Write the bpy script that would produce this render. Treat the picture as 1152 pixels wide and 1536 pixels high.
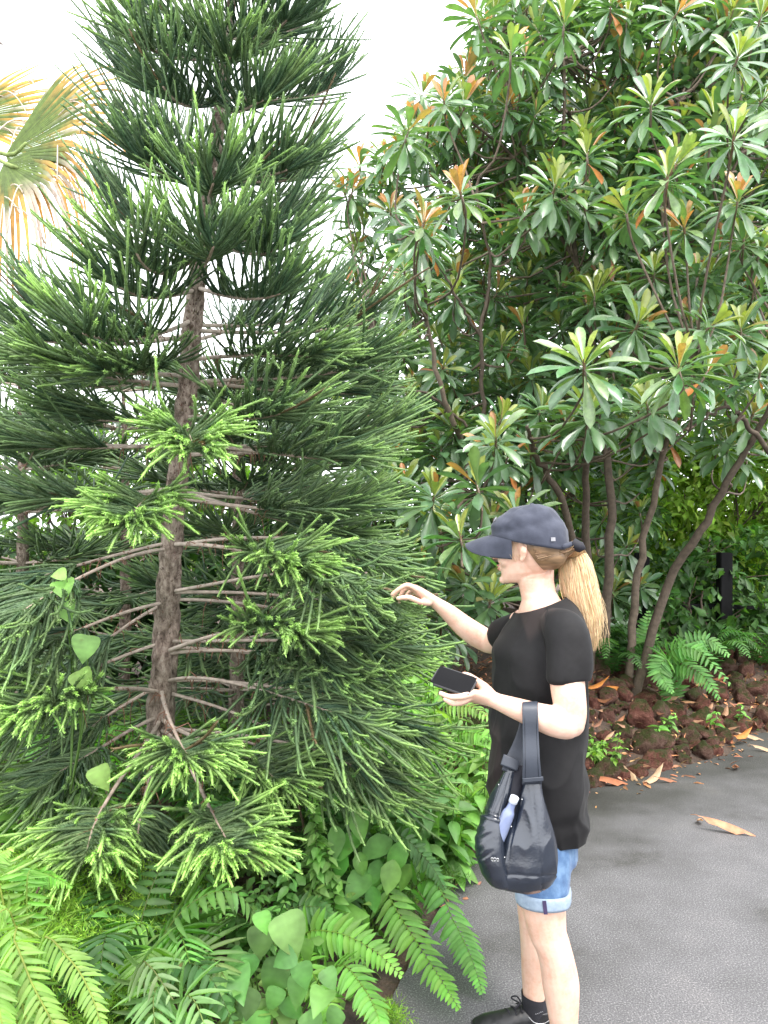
import bpy, bmesh, math, random
import numpy as np
from mathutils import Vector, Matrix, noise

for o in list(bpy.data.objects):
    bpy.data.objects.remove(o, do_unlink=True)
SC = bpy.context.scene
C = SC.collection
random.seed(7)
RNG = np.random.default_rng(7)
PI = math.pi

# ------------------------------------------------------------------ camera
F, CX, HZ, CAMH = 1150.0, 576.0, 800.0, 1.6      # focal length in px of the 1152x1536 photo
cam_d = bpy.data.cameras.new('camera')
cam = bpy.data.objects.new('camera', cam_d)
C.objects.link(cam)
cam.location = (0, 0, CAMH)
cam.rotation_euler = (PI / 2, 0, 0)
cam_d.sensor_fit = 'VERTICAL'
cam_d.sensor_height = 36.0
cam_d.lens = 36.0 * F / 1536.0
cam_d.shift_y = (HZ - 768.0) / 1536.0
cam_d.clip_start = 0.05
cam_d.clip_end = 2000
SC.camera = cam

# ------------------------------------------------------------------ bright overcast sky
SUN_EL, SUN_AZ = math.radians(62), math.radians(150)   # azimuth measured from +Y clockwise
w = bpy.data.worlds.new('World')
SC.world = w
w.use_nodes = True
nt = w.node_tree
nt.nodes.clear()
wo = nt.nodes.new('ShaderNodeOutputWorld')
bg = nt.nodes.new('ShaderNodeBackground')
sky = nt.nodes.new('ShaderNodeTexSky')
sky.sky_type = 'NISHITA'
sky.sun_disc = False
sky.sun_elevation = SUN_EL
sky.sun_rotation = SUN_AZ
sky.dust_density = 6.0
sky.air_density = 1.0
mixw = nt.nodes.new('ShaderNodeMix')
mixw.data_type = 'RGBA'
mixw.inputs[0].default_value = 0.86                    # the cloud veil
nt.links.new(sky.outputs[0], mixw.inputs[6])
mixw.inputs[7].default_value = (8.6, 8.75, 9.0, 1)
nt.links.new(mixw.outputs[2], bg.inputs[0])
bg.inputs[1].default_value = 0.15
nt.links.new(bg.outputs[0], wo.inputs[0])

sd = bpy.data.lights.new('sun', 'SUN')
sd.energy = 1.2
sd.angle = math.radians(14)
sd.color = (1.0, 0.96, 0.9)
so = bpy.data.objects.new('sun', sd)
C.objects.link(so)
sdir = Vector((math.sin(SUN_AZ) * math.cos(SUN_EL), math.cos(SUN_AZ) * math.cos(SUN_EL), math.sin(SUN_EL)))
so.rotation_euler = sdir.to_track_quat('Z', 'Y').to_euler()
so.location = (0, 0, 20)

vs = SC.view_settings
vs.view_transform = 'Standard'
vs.look = 'None'
vs.gamma = 1
vs.use_curve_mapping = False
vs.exposure = 1.7
cy = SC.cycles
cy.max_bounces = 6
cy.diffuse_bounces = 5
cy.glossy_bounces = 2
cy.transmission_bounces = 3

# ------------------------------------------------------------------ helpers
def P(px, py, Y):
    """Point of the place that lies at depth Y metres on the photo's pixel."""
    return Vector(((px - CX) * Y / F, Y, CAMH - (py - HZ) * Y / F))

def A3(v):
    return np.array(v, dtype=np.float64)

def nrm(a):
    a = np.asarray(a, dtype=np.float64)
    return a / np.maximum(np.linalg.norm(a, axis=-1, keepdims=True), 1e-9)

def smooth01(x, a, b):
    t = np.clip((np.asarray(x, dtype=np.float64) - a) / (b - a), 0, 1)
    return t * t * (3 - 2 * t)

class NB:
    """Collects numpy geometry, builds ONE mesh."""
    def __init__(self):
        self.V, self.Q, self.T, self.K, self.n = [], [], [], [], 0
    def add(self, V, Q=None, T=None, col=None):
        V = np.asarray(V, dtype=np.float64).reshape(-1, 3)
        if Q is not None and len(Q): self.Q.append(np.asarray(Q).reshape(-1, 4) + self.n)
        if T is not None and len(T): self.T.append(np.asarray(T).reshape(-1, 3) + self.n)
        self.V.append(V)
        if col is None: col = (0.5, 0.5, 0.5)
        col = np.asarray(col, dtype=np.float64)
        if col.ndim == 1: col = np.tile(col, (len(V), 1))
        self.K.append(col.reshape(-1, 3))
        self.n += len(V)
    def mesh(self, name, mat, smooth=True):
        V = np.concatenate(self.V)
        Q = np.concatenate(self.Q) if self.Q else np.zeros((0, 4), int)
        T = np.concatenate(self.T) if self.T else np.zeros((0, 3), int)
        me = bpy.data.meshes.new(name)
        me.vertices.add(len(V))
        me.vertices.foreach_set('co', V.astype(np.float32).ravel())
        me.loops.add(Q.size + T.size)
        me.loops.foreach_set('vertex_index', np.concatenate([Q.ravel(), T.ravel()]).astype(np.int32))
        me.polygons.add(len(Q) + len(T))
        st = np.concatenate([np.arange(len(Q)) * 4, Q.size + np.arange(len(T)) * 3])
        me.polygons.foreach_set('loop_start', st.astype(np.int32))
        me.polygons.foreach_set('use_smooth', np.full(len(Q) + len(T), smooth))
        me.update(calc_edges=True)
        K = np.concatenate(self.K)
        a = me.color_attributes.new('col', 'FLOAT_COLOR', 'POINT')
        a.data.foreach_set('color', np.concatenate([K, np.ones((len(K), 1))], 1).astype(np.float32).ravel())
        if mat is not None: me.materials.append(mat)
        return me
    def build(self, name, mat, parent=None, smooth=True):
        return link(name, self.mesh(name, mat, smooth), parent)

def link(name, me, parent=None, loc=None, rot=None, scale=None):
    o = bpy.data.objects.new(name, me)
    C.objects.link(o)
    if parent is not None:
        o.parent = parent
        # world-space geometry under an Empty that stands at the thing's base
        if loc is None: o.location = -Vector(parent.get('base', (0, 0, 0)))
    if loc is not None: o.location = loc
    if rot is not None: o.rotation_euler = rot
    if scale is not None: o.scale = (scale,) * 3 if np.isscalar(scale) else scale
    return o

def thing(name, label, cat, loc=(0, 0, 0), group=None, rot=None, scale=None):
    o = bpy.data.objects.new(name, None)
    C.objects.link(o)
    o.empty_display_size = 0.1
    o.location = loc
    if rot is not None: o.rotation_euler = rot
    if scale is not None: o.scale = (scale,) * 3
    return tag(o, label, cat, group)

def wthing(name, label, cat, base, group=None):
    """Thing whose parts are modelled in world space; its Empty stands at base."""
    o = thing(name, label, cat, base, group)
    o['base'] = tuple(base)
    return o

def tag(o, label, cat, group=None):
    o['label'] = label
    o['category'] = cat
    if group: o['group'] = group
    return o

def sub(name, me, part):
    """Sub-part in the same space as its part."""
    o = bpy.data.objects.new(name, me)
    C.objects.link(o)
    o.parent = part
    return o

def tubes(Pts, R, sides=5, cap=True):
    """Batch of tubes. Pts (N,K,3), R (N,K) -> V, Q, T."""
    Pts = np.asarray(Pts, dtype=np.float64)
    R = np.asarray(R, dtype=np.float64)
    N, K, _ = Pts.shape
    t = nrm(np.gradient(Pts, axis=1))
    ref = np.where(np.abs(t[:, :1, 2:3]) > 0.8, np.array([1.0, 0.1, 0]), np.array([0.05, 0.1, 1.0]))
    ref = np.broadcast_to(ref, t.shape)
    n = nrm(np.cross(t, ref))
    b = np.cross(t, n)
    a = np.arange(sides) / sides * 2 * PI
    V = Pts[:, :, None, :] + R[:, :, None, None] * (np.cos(a)[None, None, :, None] * n[:, :, None, :] + np.sin(a)[None, None, :, None] * b[:, :, None, :])
    base = (np.arange(N) * K * sides)[:, None, None]
    i = np.arange(K - 1)[None, :, None] * sides
    j = np.arange(sides)[None, None, :]
    j2 = (j + 1) % sides
    Q = np.stack([base + i + j, base + i + j2, base + i + sides + j2, base + i + sides + j], -1).reshape(-1, 4)
    V = V.reshape(-1, 3)
    T = None
    if cap:
        tip = Pts[:, -1] + t[:, -1] * R[:, -1:] * 0.9
        n0 = len(V)
        V = np.concatenate([V, tip])
        e = (np.arange(N) * K * sides + (K - 1) * sides)[:, None]
        jj = np.arange(sides)[None, :]
        T = np.stack([e + jj, e + (jj + 1) % sides, np.broadcast_to(n0 + np.arange(N)[:, None], (N, sides))], -1).reshape(-1, 3)
    return V, Q, T

def spline(pts, n):
    """Catmull-Rom through pts (M,D) -> (n,D)"""
    p = np.asarray(pts, dtype=np.float64)
    p = np.concatenate([2 * p[:1] - p[1:2], p, 2 * p[-1:] - p[-2:-1]])
    M = len(p) - 3
    u = np.linspace(0, M - 1e-6, n)
    i = u.astype(int)
    f = (u - i)[:, None]
    a, b, c, d = p[i], p[i + 1], p[i + 2], p[i + 3]
    return 0.5 * (2 * b + (c - a) * f + (2 * a - 5 * b + 4 * c - d) * f ** 2 + (3 * b - a - 3 * c + d) * f ** 3)

def stem_tube(nb, pts, r0, r1, n=12, sides=7, col=(0.2, 0.15, 0.1), wob=0.0):
    p = spline(pts, n)
    if wob: p[1:-1] += RNG.normal(0, wob, (n - 2, 3))
    V, Q, T = tubes(p[None], np.linspace(r0, r1, n)[None], sides)
    nb.add(V, Q, T, col)
    return p

def leaf_tpl(prof, nseg=6, curl=0.15, fold=0.25, wave=0.0, veins=0.0):
    """Unit leaf along +Y, face +Z, half width 1 at the widest. prof: [(t, w)]. -> V (k,3), Q, midrib weights"""
    t = .5 - .5 * np.cos(np.linspace(0, PI, nseg + 1))
    t = .6 * t + .4 * np.linspace(0, 1, nseg + 1)
    pt, pw = zip(*prof)
    wd = np.interp(t, pt, pw)
    V, mid = [], []
    for k in range(nseg + 1):
        z = -curl * t[k] ** 2
        for s in (-1, 0, 1):
            V.append((s * wd[k], t[k], z + abs(s) * wd[k] * fold * 0.12 + wave * abs(s) * math.sin(k * 2.3)))
            mid.append(1.0 if s == 0 else veins * (k % 2))
    Q = []
    for k in range(nseg):
        for s in (0, 1):
            a = k * 3 + s
            Q.append((a, a + 1, a + 4, a + 3))
    return np.array(V), np.array(Q), np.array(mid)

LANCE = [(0, .10), (.12, .14), (.3, .38), (.5, .72), (.68, .98), (.8, 1), (.9, .78), (.96, .45), (1, .03)]
OVATE = [(0, .15), (.08, .5), (.22, .92), (.35, 1), (.55, .88), (.75, .55), (.9, .22), (1, .02)]
HEART = [(0, .45), (.03, .75), (.09, .93), (.2, 1), (.35, .98), (.55, .8), (.75, .48), (.9, .18), (1, .02)]
LINE = [(0, .5), (.15, .95), (.4, 1), (.7, .75), (.9, .35), (1, .03)]

def place_leaves(nb, tpl, pos, d, up, L, W, col, midcol=1.25):
    """Batch leaves: pos, d (direction), up (approx face normal): (N,3); L, W half width: (N,); col (N,3)."""
    V0, Q0, mid = tpl
    pos = np.asarray(pos, dtype=np.float64).reshape(-1, 3)
    N = len(pos)
    d = nrm(np.broadcast_to(d, (N, 3)))
    up = np.broadcast_to(up, (N, 3))
    x = nrm(np.cross(d, up))
    z = np.cross(x, d)
    L = np.broadcast_to(L, (N,))
    W = np.broadcast_to(W, (N,))
    V = pos[:, None] + (V0[None, :, 0:1] * W[:, None, None]) * x[:, None] + (V0[None, :, 1:2] * L[:, None, None]) * d[:, None] + (V0[None, :, 2:3] * L[:, None, None]) * z[:, None]
    Q = Q0[None] + (np.arange(N) * len(V0))[:, None, None]
    col = np.broadcast_to(col, (N, 3))
    K = col[:, None, :] * (1 + mid[None, :, None] * (midcol - 1))
    nb.add(V, Q.reshape(-1, 4), None, K.reshape(-1, 3))

def jit(col, n, v=0.2, h=0.08):
    """n colour variations of col"""
    k = np.exp(RNG.normal(0, v, (n, 1)))
    return np.clip(np.asarray(col)[None] * k * np.exp(RNG.normal(0, h, (n, 3))), 0.001, 0.9)

# ------------------------------------------------------------------ materials
def new_mat(name):
    m = bpy.data.materials.new(name)
    m.use_nodes = True
    nt = m.node_tree
    b = nt.nodes['Principled BSDF']
    return m, nt, b, nt.nodes['Material Output']

def N(nt, t, **kw):
    n = nt.nodes.new(t)
    for k, v in kw.items(): setattr(n, k, v)
    return n

def tex_noise(nt, scale, detail=4, rough=0.55, coord='Object', vec=None, stretch=None):
    n = N(nt, 'ShaderNodeTexNoise')
    n.inputs['Scale'].default_value = scale
    n.inputs['Detail'].default_value = detail
    n.inputs['Roughness'].default_value = rough
    tc = N(nt, 'ShaderNodeTexCoord')
    src = tc.outputs[coord]
    if stretch:
        mp = N(nt, 'ShaderNodeMapping')
        mp.inputs['Scale'].default_value = stretch
        nt.links.new(src, mp.inputs[0])
        src = mp.outputs[0]
    nt.links.new(src, n.inputs['Vector'])
    return n

def ramp(nt, src, stops):
    r = N(nt, 'ShaderNodeValToRGB')
    e = r.color_ramp.elements
    while len(e) < len(stops): e.new(0.5)
    for k, (p, c) in enumerate(stops):
        e[k].position = p
        e[k].color = (*c, 1) if len(c) == 3 else c
    nt.links.new(src, r.inputs[0])
    return r

def bump(nt, b, src, strength, dist=0.01, prev=None):
    n = N(nt, 'ShaderNodeBump')
    n.inputs['Strength'].default_value = strength
    n.inputs['Distance'].default_value = dist
    nt.links.new(src, n.inputs['Height'])
    if prev is not None: nt.links.new(prev.outputs[0], n.inputs['Normal'])
    nt.links.new(n.outputs[0], b.inputs['Normal'])
    return n

def foliage_mat(name, rough=0.45, trans=0.3, spec=0.5, var=0.35, mottle=12.0, bmp=0.15, tcol=(1.25, 1.5, 0.45), coat=0.0, spots=0.0):
    """Colour from the mesh's own leaf colours, mottled; some light passes through."""
    m, nt, b, out = new_mat(name)
    at = N(nt, 'ShaderNodeAttribute', attribute_name='col')
    nz = tex_noise(nt, mottle, 3)
    mr = N(nt, 'ShaderNodeMapRange')
    mr.inputs[1].default_value, mr.inputs[2].default_value = 0.25, 0.75
    mr.inputs[3].default_value, mr.inputs[4].default_value = 1 - var, 1 + var
    nt.links.new(nz.outputs[0], mr.inputs[0])
    mul = N(nt, 'ShaderNodeVectorMath', operation='SCALE')
    nt.links.new(at.outputs['Color'], mul.inputs[0])
    nt.links.new(mr.outputs[0], mul.inputs['Scale'])
    if spots:
        sn = tex_noise(nt, spots, 4, 0.6)
        sr_ = ramp(nt, sn.outputs[0], [(0.66, (0, 0, 0)), (0.74, (0.75, 0.75, 0.75))])
        smx = N(nt, 'ShaderNodeMix', data_type='RGBA')
        nt.links.new(sr_.outputs[0], smx.inputs[0])
        nt.links.new(mul.outputs[0], smx.inputs[6])
        smx.inputs[7].default_value = (0.17, 0.12, 0.045, 1)
        nt.links.new(smx.outputs[2], b.inputs['Base Color'])
    else:
        nt.links.new(mul.outputs[0], b.inputs['Base Color'])
    b.inputs['Roughness'].default_value = rough
    b.inputs['Specular IOR Level'].default_value = spec
    if coat:
        b.inputs['Coat Weight'].default_value = coat
        b.inputs['Coat Roughness'].default_value = 0.3
    if bmp: bump(nt, b, tex_noise(nt, mottle * 6, 3).outputs[0], bmp, 0.004)
    if trans:
        tr = N(nt, 'ShaderNodeBsdfTranslucent')
        tm = N(nt, 'ShaderNodeVectorMath', operation='MULTIPLY')
        nt.links.new(mul.outputs[0], tm.inputs[0])
        tm.inputs[1].default_value = tcol
        nt.links.new(tm.outputs[0], tr.inputs[0])
        mx = N(nt, 'ShaderNodeMixShader')
        mx.inputs[0].default_value = trans
        nt.links.new(b.outputs[0], mx.inputs[1])
        nt.links.new(tr.outputs[0], mx.inputs[2])
        nt.links.new(mx.outputs[0], out.inputs[0])
    return m

def simple_mat(name, stops, scale=20, rough=0.6, spec=0.4, bmp=0.2, bscale=None, bdist=0.005, stretch=None, metallic=0.0, detail=5, sheen=0.0):
    m, nt, b, out = new_mat(name)
    nz = tex_noise(nt, scale, detail, stretch=stretch)
    k = len(stops)
    r = ramp(nt, nz.outputs[0], [(0.3 + 0.4 * i / max(1, k - 1), c) for i, c in enumerate(stops)])
    nt.links.new(r.outputs[0], b.inputs['Base Color'])
    b.inputs['Roughness'].default_value = rough
    b.inputs['Specular IOR Level'].default_value = spec
    b.inputs['Metallic'].default_value = metallic
    if sheen:
        b.inputs['Sheen Weight'].default_value = sheen
        b.inputs['Sheen Roughness'].default_value = 0.4
    if bmp: bump(nt, b, tex_noise(nt, bscale or scale * 4, 4, stretch=stretch).outputs[0], bmp, bdist)
    return m

M = {}
M['pine'] = foliage_mat('pine_needles', rough=0.5, trans=0.12, spec=0.35, mottle=30, bmp=0.3, tcol=(1.2, 1.4, .5))
M['gloss'] = foliage_mat('glossy_leaf', rough=0.34, trans=0.25, spec=0.8, mottle=9, coat=0.6, spots=21)
M['leaf'] = foliage_mat('soft_leaf', rough=0.5, trans=0.42, spec=0.4, mottle=15, spots=26)
M['fern'] = foliage_mat('fern_leaf', rough=0.5, trans=0.44, spec=0.35, mottle=18, spots=17)
M['dry'] = foliage_mat('dry_leaf', rough=0.6, trans=0.15, spec=0.3, mottle=25, var=0.3, tcol=(1.1, 1, .8))
M['wood'] = foliage_mat('grey_brown_wood', rough=0.8, trans=0, spec=0.2, mottle=25, bmp=0.7)

def bark_mat():
    m, nt, b, out = new_mat('flaky_bark')
    n1 = tex_noise(nt, 42, 8, 0.72, stretch=(1, 1, 0.5))
    r = ramp(nt, n1.outputs[0], [(0.32, (0.05, 0.038, 0.032)), (0.44, (0.2, 0.16, 0.135)), (0.56, (0.37, 0.31, 0.27)), (0.72, (0.58, 0.53, 0.47))])
    n2 = tex_noise(nt, 4, 3)
    mx = N(nt, 'ShaderNodeMix', data_type='RGBA', blend_type='MULTIPLY')
    mx.inputs[0].default_value = 0.6
    r2 = ramp(nt, n2.outputs[0], [(0.35, (0.6, 0.62, 0.5)), (0.65, (1.15, 1.05, 1))])
    nt.links.new(r.outputs[0], mx.inputs[6])
    nt.links.new(r2.outputs[0], mx.inputs[7])
    nt.links.new(mx.outputs[2], b.inputs['Base Color'])
    b.inputs['Roughness'].default_value = 0.9
    b.inputs['Specular IOR Level'].default_value = 0.15
    bump(nt, b, n1.outputs[0], 1.0, 0.02)
    return m
M['bark'] = bark_mat()

# ------------------------------------------------------------------ the setting: ground, path
def G(px, py):
    Y = CAMH * F / (py - HZ)
    return ((px - CX) * Y / F, Y)

edge = [(-1.9, -1.0), (-0.75, 0.9), (-0.35, 1.7)] + [G(*q) for q in (
    (560, 1536), (590, 1490), (640, 1400), (690, 1310), (760, 1245), (830, 1203), (880, 1184), (950, 1170), (1010, 1153),
    (1066, 1138), (1096, 1130), (1106, 1112), (1152, 1098))] + [(4.2, 6.35), (6.5, 6.9), (12, 7.4)]
edge_s = spline(np.array(edge), 140)
edge_s[1:-1] += RNG.normal(0, 0.004, (138, 2))
poly = np.concatenate([edge_s, [(12, -6), (-1.9, -6)]])

_EA, _EB = edge_s[:-1], edge_s[1:]
_EAB = _EB - _EA
_ELL = (_EAB ** 2).sum(1)
def edge_dist(x, y):
    """distance beyond the path's planted edge (negative on the path)"""
    p = np.stack([np.ravel(x), np.ravel(y)], -1).astype(np.float64)
    res = np.empty(len(p))
    p1, p2 = poly, np.roll(poly, -1, 0)
    for s0 in range(0, len(p), 4000):
        q = p[s0:s0 + 4000]
        r = q[:, None] - _EA[None]
        t = np.clip((r * _EAB[None]).sum(-1) / _ELL[None], 0, 1)
        d = np.sqrt(((r - t[..., None] * _EAB[None]) ** 2).sum(-1)).min(1)
        c = (p1[None, :, 1] > q[:, 1:2]) != (p2[None, :, 1] > q[:, 1:2])
        dy = np.where(np.abs(p2[:, 1] - p1[:, 1]) < 1e-12, 1e-12, p2[:, 1] - p1[:, 1])
        xi = (p2[:, 0] - p1[:, 0])[None] * (q[:, 1:2] - p1[None, :, 1]) / dy[None] + p1[None, :, 0]
        ins = ((c & (q[:, :1] < xi)).sum(1) % 2) == 1
        res[s0:s0 + 4000] = np.where(ins, -d, d)
    return res.reshape(np.shape(x))

def gz(x, y):
    x = np.asarray(x, dtype=np.float64)
    y = np.asarray(y, dtype=np.float64)
    d = edge_dist(x, y)
    wr = smooth01(x, 0.3, 1.2)
    bed = 0.16 * smooth01(d, 0.0, 0.7) + 0.03 * np.sin(x * 3.1 + y * 1.7) * smooth01(d, 0.1, 0.6)
    bank = 0.52 * smooth01(d, 0.0, 1.75) + 0.025 * np.sin(x * 5.3 + 1) * np.sin(y * 4.7) * smooth01(d, 0.1, 0.6)
    h = bed * (1 - wr) + bank * wr
    return np.where(d < 0.0, -0.02, h - 0.012 * (1 - smooth01(d, 0, 0.06)))

def gz1(x, y):
    return float(gz(np.array([x]), np.array([y]))[0])

u = np.linspace(-1, 1, 221)
gx = 9 * u + 70 * np.sign(u) * np.maximum(np.abs(u) - 0.6, 0) ** 2 * 6
v = np.linspace(0, 1, 221)
gy = -6 + 18 * v + 110 * np.maximum(v - 0.75, 0) ** 2 * 14
GX, GY = np.meshgrid(gx, gy)
GZ = gz(GX, GY) + 0.008 * np.sin(GX * 23 + GY * 11) * np.sin(GY * 19) * (edge_dist(GX, GY) > 0.1)
nb = NB()
n = 221
idx = np.arange(n * n).reshape(n, n)
nb.add(np.stack([GX, GY, GZ], -1), np.stack([idx[:-1, :-1], idx[:-1, 1:], idx[1:, 1:], idx[1:, :-1]], -1).reshape(-1, 4))
m, nt, b, out = new_mat('garden_soil')
n1 = tex_noise(nt, 7, 8, 0.65)
r = ramp(nt, n1.outputs[0], [(0.3, (0.03, 0.02, 0.015)), (0.5, (0.085, 0.058, 0.042)), (0.62, (0.13, 0.08, 0.052)), (0.75, (0.07, 0.085, 0.03))])
nt.links.new(r.outputs[0], b.inputs['Base Color'])
b.inputs['Roughness'].default_value = 0.95
bump(nt, b, tex_noise(nt, 40, 8, 0.7).outputs[0], 1.0, 0.03)
g = nb.build('ground', m)
g['kind'] = 'structure'

# asphalt path
bm = bmesh.new()
fv = [bm.verts.new((x, y, 0.0)) for x, y in poly]
top = bm.faces.new(fv)
ret = bmesh.ops.extrude_face_region(bm, geom=[top])
for q in ret['geom']:
    if isinstance(q, bmesh.types.BMVert): q.co.z -= 0.05
bmesh.ops.recalc_face_normals(bm, faces=bm.faces)
bmesh.ops.triangulate(bm, faces=bm.faces)
me = bpy.data.meshes.new('path')
bm.to_mesh(me)
bm.free()
m, nt, b, out = new_mat('asphalt')
sp = tex_noise(nt, 165, 3, 0.7)
r1 = ramp(nt, sp.outputs[0], [(0.3, (0.05, 0.05, 0.053)), (0.46, (0.1, 0.098, 0.103)), (0.56, (0.13, 0.128, 0.132)), (0.68, (0.29, 0.285, 0.285))])
big = tex_noise(nt, 1.3, 6, 0.6)
r2 = ramp(nt, big.outputs[0], [(0.36, (0.5, 0.5, 0.46)), (0.46, (0.82, 0.82, 0.81)), (0.56, (1.0, 1.0, 1.0)), (0.68, (1.22, 1.2, 1.18))])
mx = N(nt, 'ShaderNodeMix', data_type='RGBA', blend_type='MULTIPLY')
mx.inputs[0].default_value = 1
nt.links.new(r1.outputs[0], mx.inputs[6])
nt.links.new(r2.outputs[0], mx.inputs[7])
# damp, mossy border along the bed: a stain whose shape follows the edge loosely
tc = N(nt, 'ShaderNodeTexCoord')
sx = N(nt, 'ShaderNodeSeparateXYZ')
nt.links.new(tc.outputs['Object'], sx.inputs[0])
md = N(nt, 'ShaderNodeMath', operation='MULTIPLY_ADD')     # y - 0.62 x
nt.links.new(sx.outputs[0], md.inputs[0])
md.inputs[1].default_value = -0.62
nt.links.new(sx.outputs[1], md.inputs[2])
ad = N(nt, 'ShaderNodeMath', operation='MULTIPLY_ADD')
nt.links.new(tex_noise(nt, 2.3, 5).outputs[0], ad.inputs[0])
ad.inputs[1].default_value = 1.5
nt.links.new(md.outputs[0], ad.inputs[2])
st = ramp(nt, ad.outputs[0], [(0.0, (1, 1, 1)), (1.0, (0.42, 0.43, 0.38))])
mr = N(nt, 'ShaderNodeMapRange')
mr.inputs[1].default_value, mr.inputs[2].default_value = 3.75, 4.5
nt.links.new(ad.outputs[0], mr.inputs[0])
nt.links.new(mr.outputs[0], st.inputs[0])
mx2 = N(nt, 'ShaderNodeMix', data_type='RGBA', blend_type='MULTIPLY')
mx2.inputs[0].default_value = 1
nt.links.new(mx.outputs[2], mx2.inputs[6])
nt.links.new(st.outputs[0], mx2.inputs[7])
nt.links.new(mx2.outputs[2], b.inputs['Base Color'])
b.inputs['Roughness'].default_value = 0.85
b.inputs['Specular IOR Level'].default_value = 0.3
bump(nt, b, sp.outputs[0], 0.35, 0.005)
me.materials.append(m)
pth = link('path', me)
pth['kind'] = 'structure'

# ------------------------------------------------------------------ rock bank
def rock_mesh(seed, col):
    bm = bmesh.new()
    bmesh.ops.create_icosphere(bm, subdivisions=3, radius=1)
    off = Vector((seed * 7.3, seed * 3.1, seed * 1.7))
    rnd = random.Random(seed)
    planes = [(Vector((rnd.gauss(0, 1), rnd.gauss(0, 1), rnd.gauss(0, 1))).normalized(), rnd.uniform(0.5, 0.85)) for _ in range(10)]
    for vv in bm.verts:
        d = vv.co.normalized()
        r = 1.0
        for pn, pd in planes:
            k = d.dot(pn)
            if k > 0.15: r = min(r, pd / k)
        r *= 1 + 0.22 * noise.noise(d * 1.6 + off) + 0.17 * noise.noise(d * 3.8 + off) + 0.13 * noise.noise(d * 8 + off)
        vv.co = d * r
    me = bpy.data.meshes.new('rock')
    bm.to_mesh(me)
    bm.free()
    for p in me.polygons: p.use_smooth = True
    return me

def rock_mat(name, c1, c2, moss):
    m, nt, b, out = new_mat(name)
    n1 = tex_noise(nt, 2.2, 8, 0.65)
    r = ramp(nt, n1.outputs[0], [(0.3, tuple(0.45 * k for k in c1)), (0.48, c1), (0.68, c2)])
    ge = N(nt, 'ShaderNodeNewGeometry')
    sx = N(nt, 'ShaderNodeSeparateXYZ')
    nt.links.new(ge.outputs['Normal'], sx.inputs[0])
    n2 = tex_noise(nt, 1.6, 6, 0.7)
    ad = N(nt, 'ShaderNodeMath', operation='MULTIPLY_ADD')
    nt.links.new(sx.outputs[2], ad.inputs[0])
    ad.inputs[1].default_value = 0.3
    nt.links.new(n2.outputs[0], ad.inputs[2])
    rm = ramp(nt, ad.outputs[0], [(0.62 - moss * 0.25, (0, 0, 0)), (0.8 - moss * 0.25, (1, 1, 1))])
    mx = N(nt, 'ShaderNodeMix', data_type='RGBA')
    nt.links.new(rm.outputs[0], mx.inputs[0])
    nt.links.new(r.outputs[0], mx.inputs[6])
    mx.inputs[7].default_value = (0.085, 0.1, 0.03, 1)
    nt.links.new(mx.outputs[2], b.inputs['Base Color'])
    b.inputs['Roughness'].default_value = 0.92
    b.inputs['Specular IOR Level'].default_value = 0.2
    bump(nt, b, tex_noise(nt, 9, 8, 0.75).outputs[0], 1.0, 0.2)
    return m

RM = [rock_mat('scoria_red', (0.25, 0.10, 0.075), (0.42, 0.2, 0.15), 0.0),
      rock_mat('scoria_brown', (0.21, 0.1, 0.075), (0.36, 0.2, 0.155), 0.0),
      rock_mat('scoria_mossy', (0.17, 0.095, 0.07), (0.28, 0.18, 0.135), 0.18)]
rock_meshes = []
for s in range(12):
    me = rock_mesh(s + 1, None)
    me.materials.append(RM[s % 3])
    rock_meshes.append(me)
bank = thing('rock_bank', 'bank of loose reddish brown volcanic rocks edging the path under the leafy trees', 'rock bank', (2.2, 6.0, 0.0))
rr = random.Random(5)
spots = []
tries = 0
while len(spots) < 260 and tries < 9000:
    tries += 1
    x = rr.uniform(0.35, 5.2)
    y = rr.uniform(3.6, 7.6)
    d = float(edge_dist(np.array([x]), np.array([y]))[0])
    if not 0.06 < d < 1.75: continue
    if x < 1.2 and (d > 0.8 or rr.random() < .5): continue
    s = rr.uniform(0.06, 0.15) * (1.0 if d > 0.2 else 0.8)
    if any((x - a) ** 2 + (y - b2) ** 2 < (0.66 * (s + c)) ** 2 for a, b2, c in spots): continue
    spots.append((x, y, s))
for x, y, s in spots:
    z = gz1(x, y)
    o = link('rock', rr.choice(rock_meshes), bank, loc=(x - 2.2, y - 6.0, z + s * 0.2),
             rot=(rr.uniform(0, 6), rr.uniform(0, 6), rr.uniform(0, 6)))
    o.scale = (s * rr.uniform(0.9, 1.25), s * rr.uniform(0.85, 1.15), s * rr.uniform(0.75, 1.05))

# ------------------------------------------------------------------ fence on top of the bank
M['black'] = simple_mat('black_painted_timber', [(0.004, 0.004, 0.0045), (0.008, 0.008, 0.009)], 15, rough=0.85, spec=0.15, stretch=(1, 1, .2))
def box_mesh(name, sx, sy, sz, mat, bev=0.006):
    bm = bmesh.new()
    bmesh.ops.create_cube(bm, size=1)
    for vv in bm.verts: vv.co = Vector((vv.co.x * sx, vv.co.y * sy, (vv.co.z + 0.5) * sz))
    bmesh.ops.bevel(bm, geom=bm.edges[:], offset=bev, segments=2, affect='EDGES')
    me = bpy.data.meshes.new(name)
    bm.to_mesh(me)
    bm.free()
    me.materials.append(mat)
    return me
fence = thing('fence', 'low black post and rail fence on top of the rock bank', 'fence', (3.1, 7.75, 0.4))
pm = box_mesh('post', 0.12, 0.12, 0.98, M['black'])
zf = gz1(3.1, 7.75)
fence.location.z = zf
for x in (2.60, 3.44, 4.9, 6.4):
    link('post', pm, fence, loc=(x - 3.1, 0.0 if x > 2.7 else -0.02, -0.1))
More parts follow.
